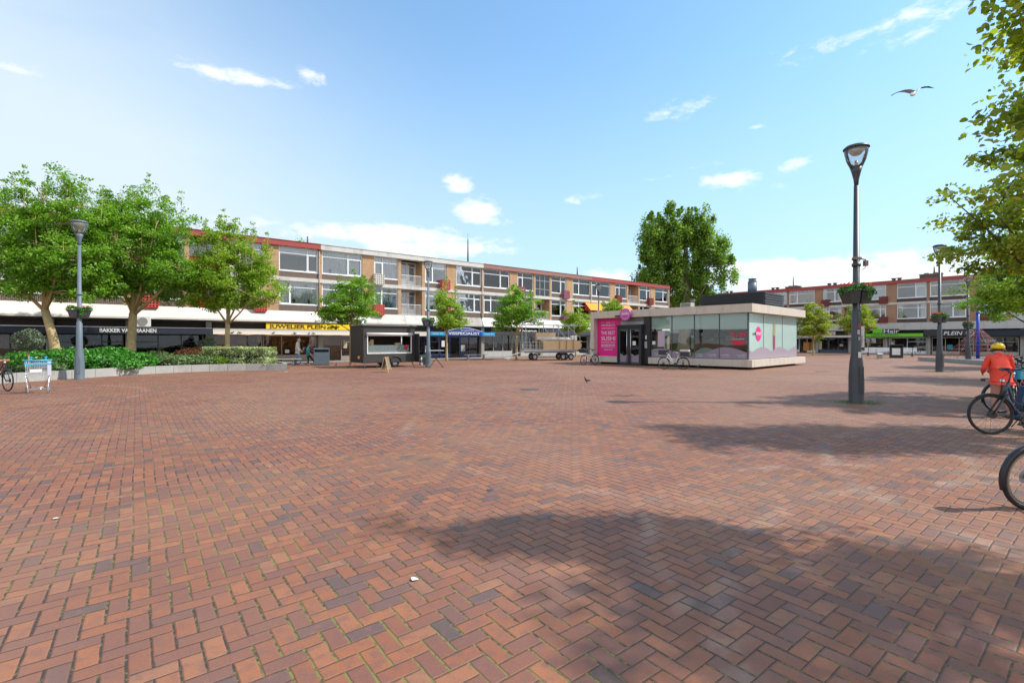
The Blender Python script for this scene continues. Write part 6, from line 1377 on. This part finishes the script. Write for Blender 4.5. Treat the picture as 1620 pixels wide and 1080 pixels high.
# ------------------------------------------------------------------ birds
def pigeon(label, loc, rz, k=1.0, mat=None, peck=False, group='pigeons on the square'):
    r = thing('pigeon', label, 'pigeon', loc, rz, group); q = MB()
    n1_ = (.06, 0, .17) if not peck else (.10, 0, .12); hd = (.085, 0, .225) if not peck else (.15, 0, .05)
    q.tube([(-.21*1, 0, .075), (-.12, 0, .085), (-.05, 0, .10), (.02, 0, .115), n1_, hd, (hd[0] + .025, 0, hd[2])], [.012, .028, .058, .062, .036, .028, .012], 10)
    for s_ in (-1, 1): q.sphere((-.05, s_*.045, .11), 1, 8, 6, 0, (.10, .02, .04))
    q.xf(Matrix.Scale(k, 4)); q.build('body', mat or M('pigeon_grey', (.06, .065, .08), .6, var=.4, scale=20), r)
    q = MB(); q.tube([(hd[0] + .03, 0, hd[2]), (hd[0] + .055, 0, hd[2] - .01)], [.006, .002], 5)
    for s_ in (-1, 1): q.tube([(0, s_*.025, .06), (.005, s_*.025, .008)], .006, 4); q.tube([(-.02, s_*.025, .006), (.035, s_*.025, .006)], .005, 4)
    q.xf(Matrix.Scale(k, 4)); q.build('beak_and_feet', M('pigeon_pink', (.35, .12, .1), .6), r); return r
for (px, py, rz, pk, lb) in ((928, 605, 200, False, 'lone dark pigeon standing in the open middle of the square'), (212, 591.5, 80, False, 'dark pigeon by the bed wall, left of two'), (237, 590.5, 0, True, 'dark pigeon pecking by the bed wall, right of two'),
                             (452, 584, 190, True, 'pigeon pecking at the corner of planting bed'), (532, 578.6, 100, False, 'pigeon between the blue bin and food trailer'), (1105, 582, 30, False, 'pale pigeon at the kiosk plinth')):
    g0 = gnd(px, py); pigeon(lb, (g0.x, g0.y, 0), R(rz), .95, None, pk)
for px, rz, wh_ in ((368, 20, 'farthest left, just right of the lighter tree trunk'), (379, 200, 'second from left, by the first one'), (433, 60, 'under letter J of the yellow sign'), (466, 240, 'under letter L of the yellow sign'), (489, 100, 'under letter P of the yellow sign'), (496, 190, 'at the right end of the row')):
    x = Ax(px, 1.25); ca, sa = .790, .613
    loc = (-15.7 + ca*x + sa*1.28, 39.5 + sa*x - ca*1.28, 2.145); pigeon('pigeon perched on the cream jeweller fascia, ' + wh_, loc, R(rz), .8, None, False, 'pigeons on the jeweller fascia')
gl_ = thing('seagull', 'grey winged seagull gliding in blue sky at upper right', 'seagull', (11.62, 14.0, CH + 392/F*14), 0); gl_.scale = (1.2, 1.2, 1.25)
q = MB()
q.tube([(-.17, -.12, -.10), (-.08, -.06, -.05), (0, 0, 0), (.08, .08, .04), (.12, .12, .055), (.155, .155, .06)], [.012, .045, .06, .05, .035, .012], 10); q.sphere((.13, .13, .062), .035, 8, 6); q.build('body', M('gull_white', (.75, .76, .78), .6), gl_)
def wing(pts, ch, nm):
    q = MB(); vs = []; n = len(pts)
    for i, (x, y, z) in enumerate(pts):
        c = ch[i]; vs += [(x, y + c*.35, z), (x, y, z + .012), (x - .0, y - c*.65, z - .01), (x, y, z - .008)]
    fs = [(4*i + j, 4*i + (j+1) % 4, 4*(i+1) + (j+1) % 4, 4*(i+1) + j) for i in range(n - 1) for j in range(4)]
    q.add(vs, fs, 0, True); q.mi = [1 if k//4 >= n - 3 else 0 for k in range(len(fs))]
    return q.build(nm, [M('gull_wing_grey', (.42, .44, .48), .6), M('gull_wing_tip', (.02, .02, .025), .6)], gl_)
wing([(-.03, 0, .02), (-.14, .02, .06), (-.25, .03, .065), (-.37, .0, .03), (-.47, -.04, -.02), (-.60, -.08, -.09)], [.17, .17, .15, .12, .09, .02], 'wing')
wing([(.03, 0, .03), (.10, .04, .08), (.17, .07, .14), (.26, .08, .17), (.38, .06, .175), (.52, .03, .14)], [.17, .16, .15, .13, .10, .02], 'wing')

# ------------------------------------------------------------------ rope pyramid, low wall, weeds
pc = Vector((at(1547, 45), 45, 0)); cp = thing('climbing_net', 'playground rope pyramid with tall bright blue mast', 'climbing frame', tuple(pc), R(10))
q = MB(); q.cyl((0,0,0), (0,0,4.2), .14, .12, 14); q.sphere((0,0,4.25), .16, 10, 8); q.build('mast', M('playground_blue', (.02, .05, .45), .4), cp)
q = MB(); A = 6; rad_ = 2.4
anch = [Vector((rad_*math.cos(2*math.pi*k/A), rad_*math.sin(2*math.pi*k/A), .1)) for k in range(A)]; tp_ = Vector((0, 0, 3.0))
for k in range(A):
    a, b = anch[k], anch[(k+1) % A]; q.tube([a, tp_], .02, 5)
    for f_ in (.12, .26, .4, .54, .68, .82): q.tube([a.lerp(tp_, f_), b.lerp(tp_, f_)], .012, 4); q.tube([a.lerp(tp_, f_), Vector((0, 0, .3 + 2.8*f_))], .011, 4)
    for f_ in (.25, .5, .75): q.tube([a.lerp(b, f_), tp_.lerp(a.lerp(b, f_), .15)], .010, 4)
q.build('net_rope', M('faded_red_rope', (.32, .14, .12), .8), cp)
q = MB()
for k in range(A):
    for f_ in (.26, .54): q.sphere(anch[k].lerp(tp_, f_), .05, 6, 5)
q.build('rope_joint', M('grey_joint', (.3, .3, .3), .6), cp)
# small spring seats/rubble seen between net and wall read as reddish play blocks
lw = thing('low_wall', 'long low grey kerb wall round the playground', 'low wall', (0, 0, 0)); q = MB()
pts = [gnd(1452, 570.5), gnd(1500, 573.5), gnd(1560, 578), gnd(1640, 584)]
for a, b in zip(pts, pts[1:]):
    n = (b - a).normalized(); m_ = Vector((-n.y, n.x, 0))*.3; d1 = n*.01; q.slab([(a + d1)[:2], (b - d1)[:2], (b - d1 + m_)[:2], (a + d1 + m_)[:2]], 0, .32)
q.build('kerb_block', kerbc, lw)
q = MB(); q.slab([(gnd(1452, 570)).xy[:], (gnd(1640, 583.5)).xy[:], (60, 44), (48, 50)], 0, .02); struct(q.build('playground_floor', M('rubber_floor', (.12, .11, .11), .9, var=.2)))
rd_ = np.random.default_rng(77)
def weedring(loc, r0, r1, n, name, label):
    def smp(m):
        th = rd_.uniform(0, 6.28, m); r_ = rd_.uniform(0, 1, m)**1.6*(r1 - r0)*(1 + .5*np.sin(th*3)) + r0
        return np.stack([loc[0] + r_*np.cos(th)*1.6, loc[1] + r_*np.sin(th), rd_.random(m)*.03 + .005], 1), np.tile([0, 0, .4], (m, 1))
    o = leafmesh(name, leafcloud(n, smp, .035, rd_, .3, .4), LM['sage']); o['kind'] = 'stuff'; o['label'] = label; o['category'] = 'weeds'
weedring((8.97, 12.6), .18, .5, 700, 'weeds', 'weeds growing round the base of the nearest lamp'); weedring((22.55, 25.5), .18, .8, 700, 'weeds', 'weeds growing round the base of the second lamp')
# drain cover
p = gnd(838, 616); dc = MB(); dc.cyl((0, 0, 0), (0, 0, .006), .32, .32, 28); dcx = dc.build('manhole_cover', M('cast_iron', (.07, .06, .055), .7, var=.5, scale=30)); dcx.location = (p.x, p.y, 0); tag(dcx, 'round dark iron manhole cover in the middle of the paving', 'manhole cover')
p = gnd(776, 775); dc = MB(); dc.cyl((0, 0, 0), (0, 0, .006), .035, .035, 20); dcx = dc.build('survey_cap', M('cast_iron', (.07, .06, .055), .7)); dcx.location = (p.x, p.y, 0); tag(dcx, 'small round metal cap set in the foreground paving', 'cap')
# litter scraps
for (px, py, lb) in ((655, 917, 'white crumpled scrap lying in the foreground clinkers'), (88, 821, 'pale scrap on the left foreground clinkers'), (183, 594.5, 'flat white paper by the bed wall under mossy tree'), (453, 588, 'flat white paper near the corner of planting bed')):
    p = gnd(px, py); q = MB(); rr = random.Random(px); n = 7; s0 = .03 if py > 700 else .12
    c_ = [(s0*(.6 + .6*rr.random())*math.cos(2*math.pi*k/n), s0*(.5 + .5*rr.random())*math.sin(2*math.pi*k/n), .004 + .012*rr.random()) for k in range(n)] + [(0, 0, .018)]
    q.add(c_, [(k, (k+1) % n, n) for k in range(n)]); o = q.build('paper_scrap', white); o.location = (p.x, p.y, 0); tag(o, lb, 'litter')
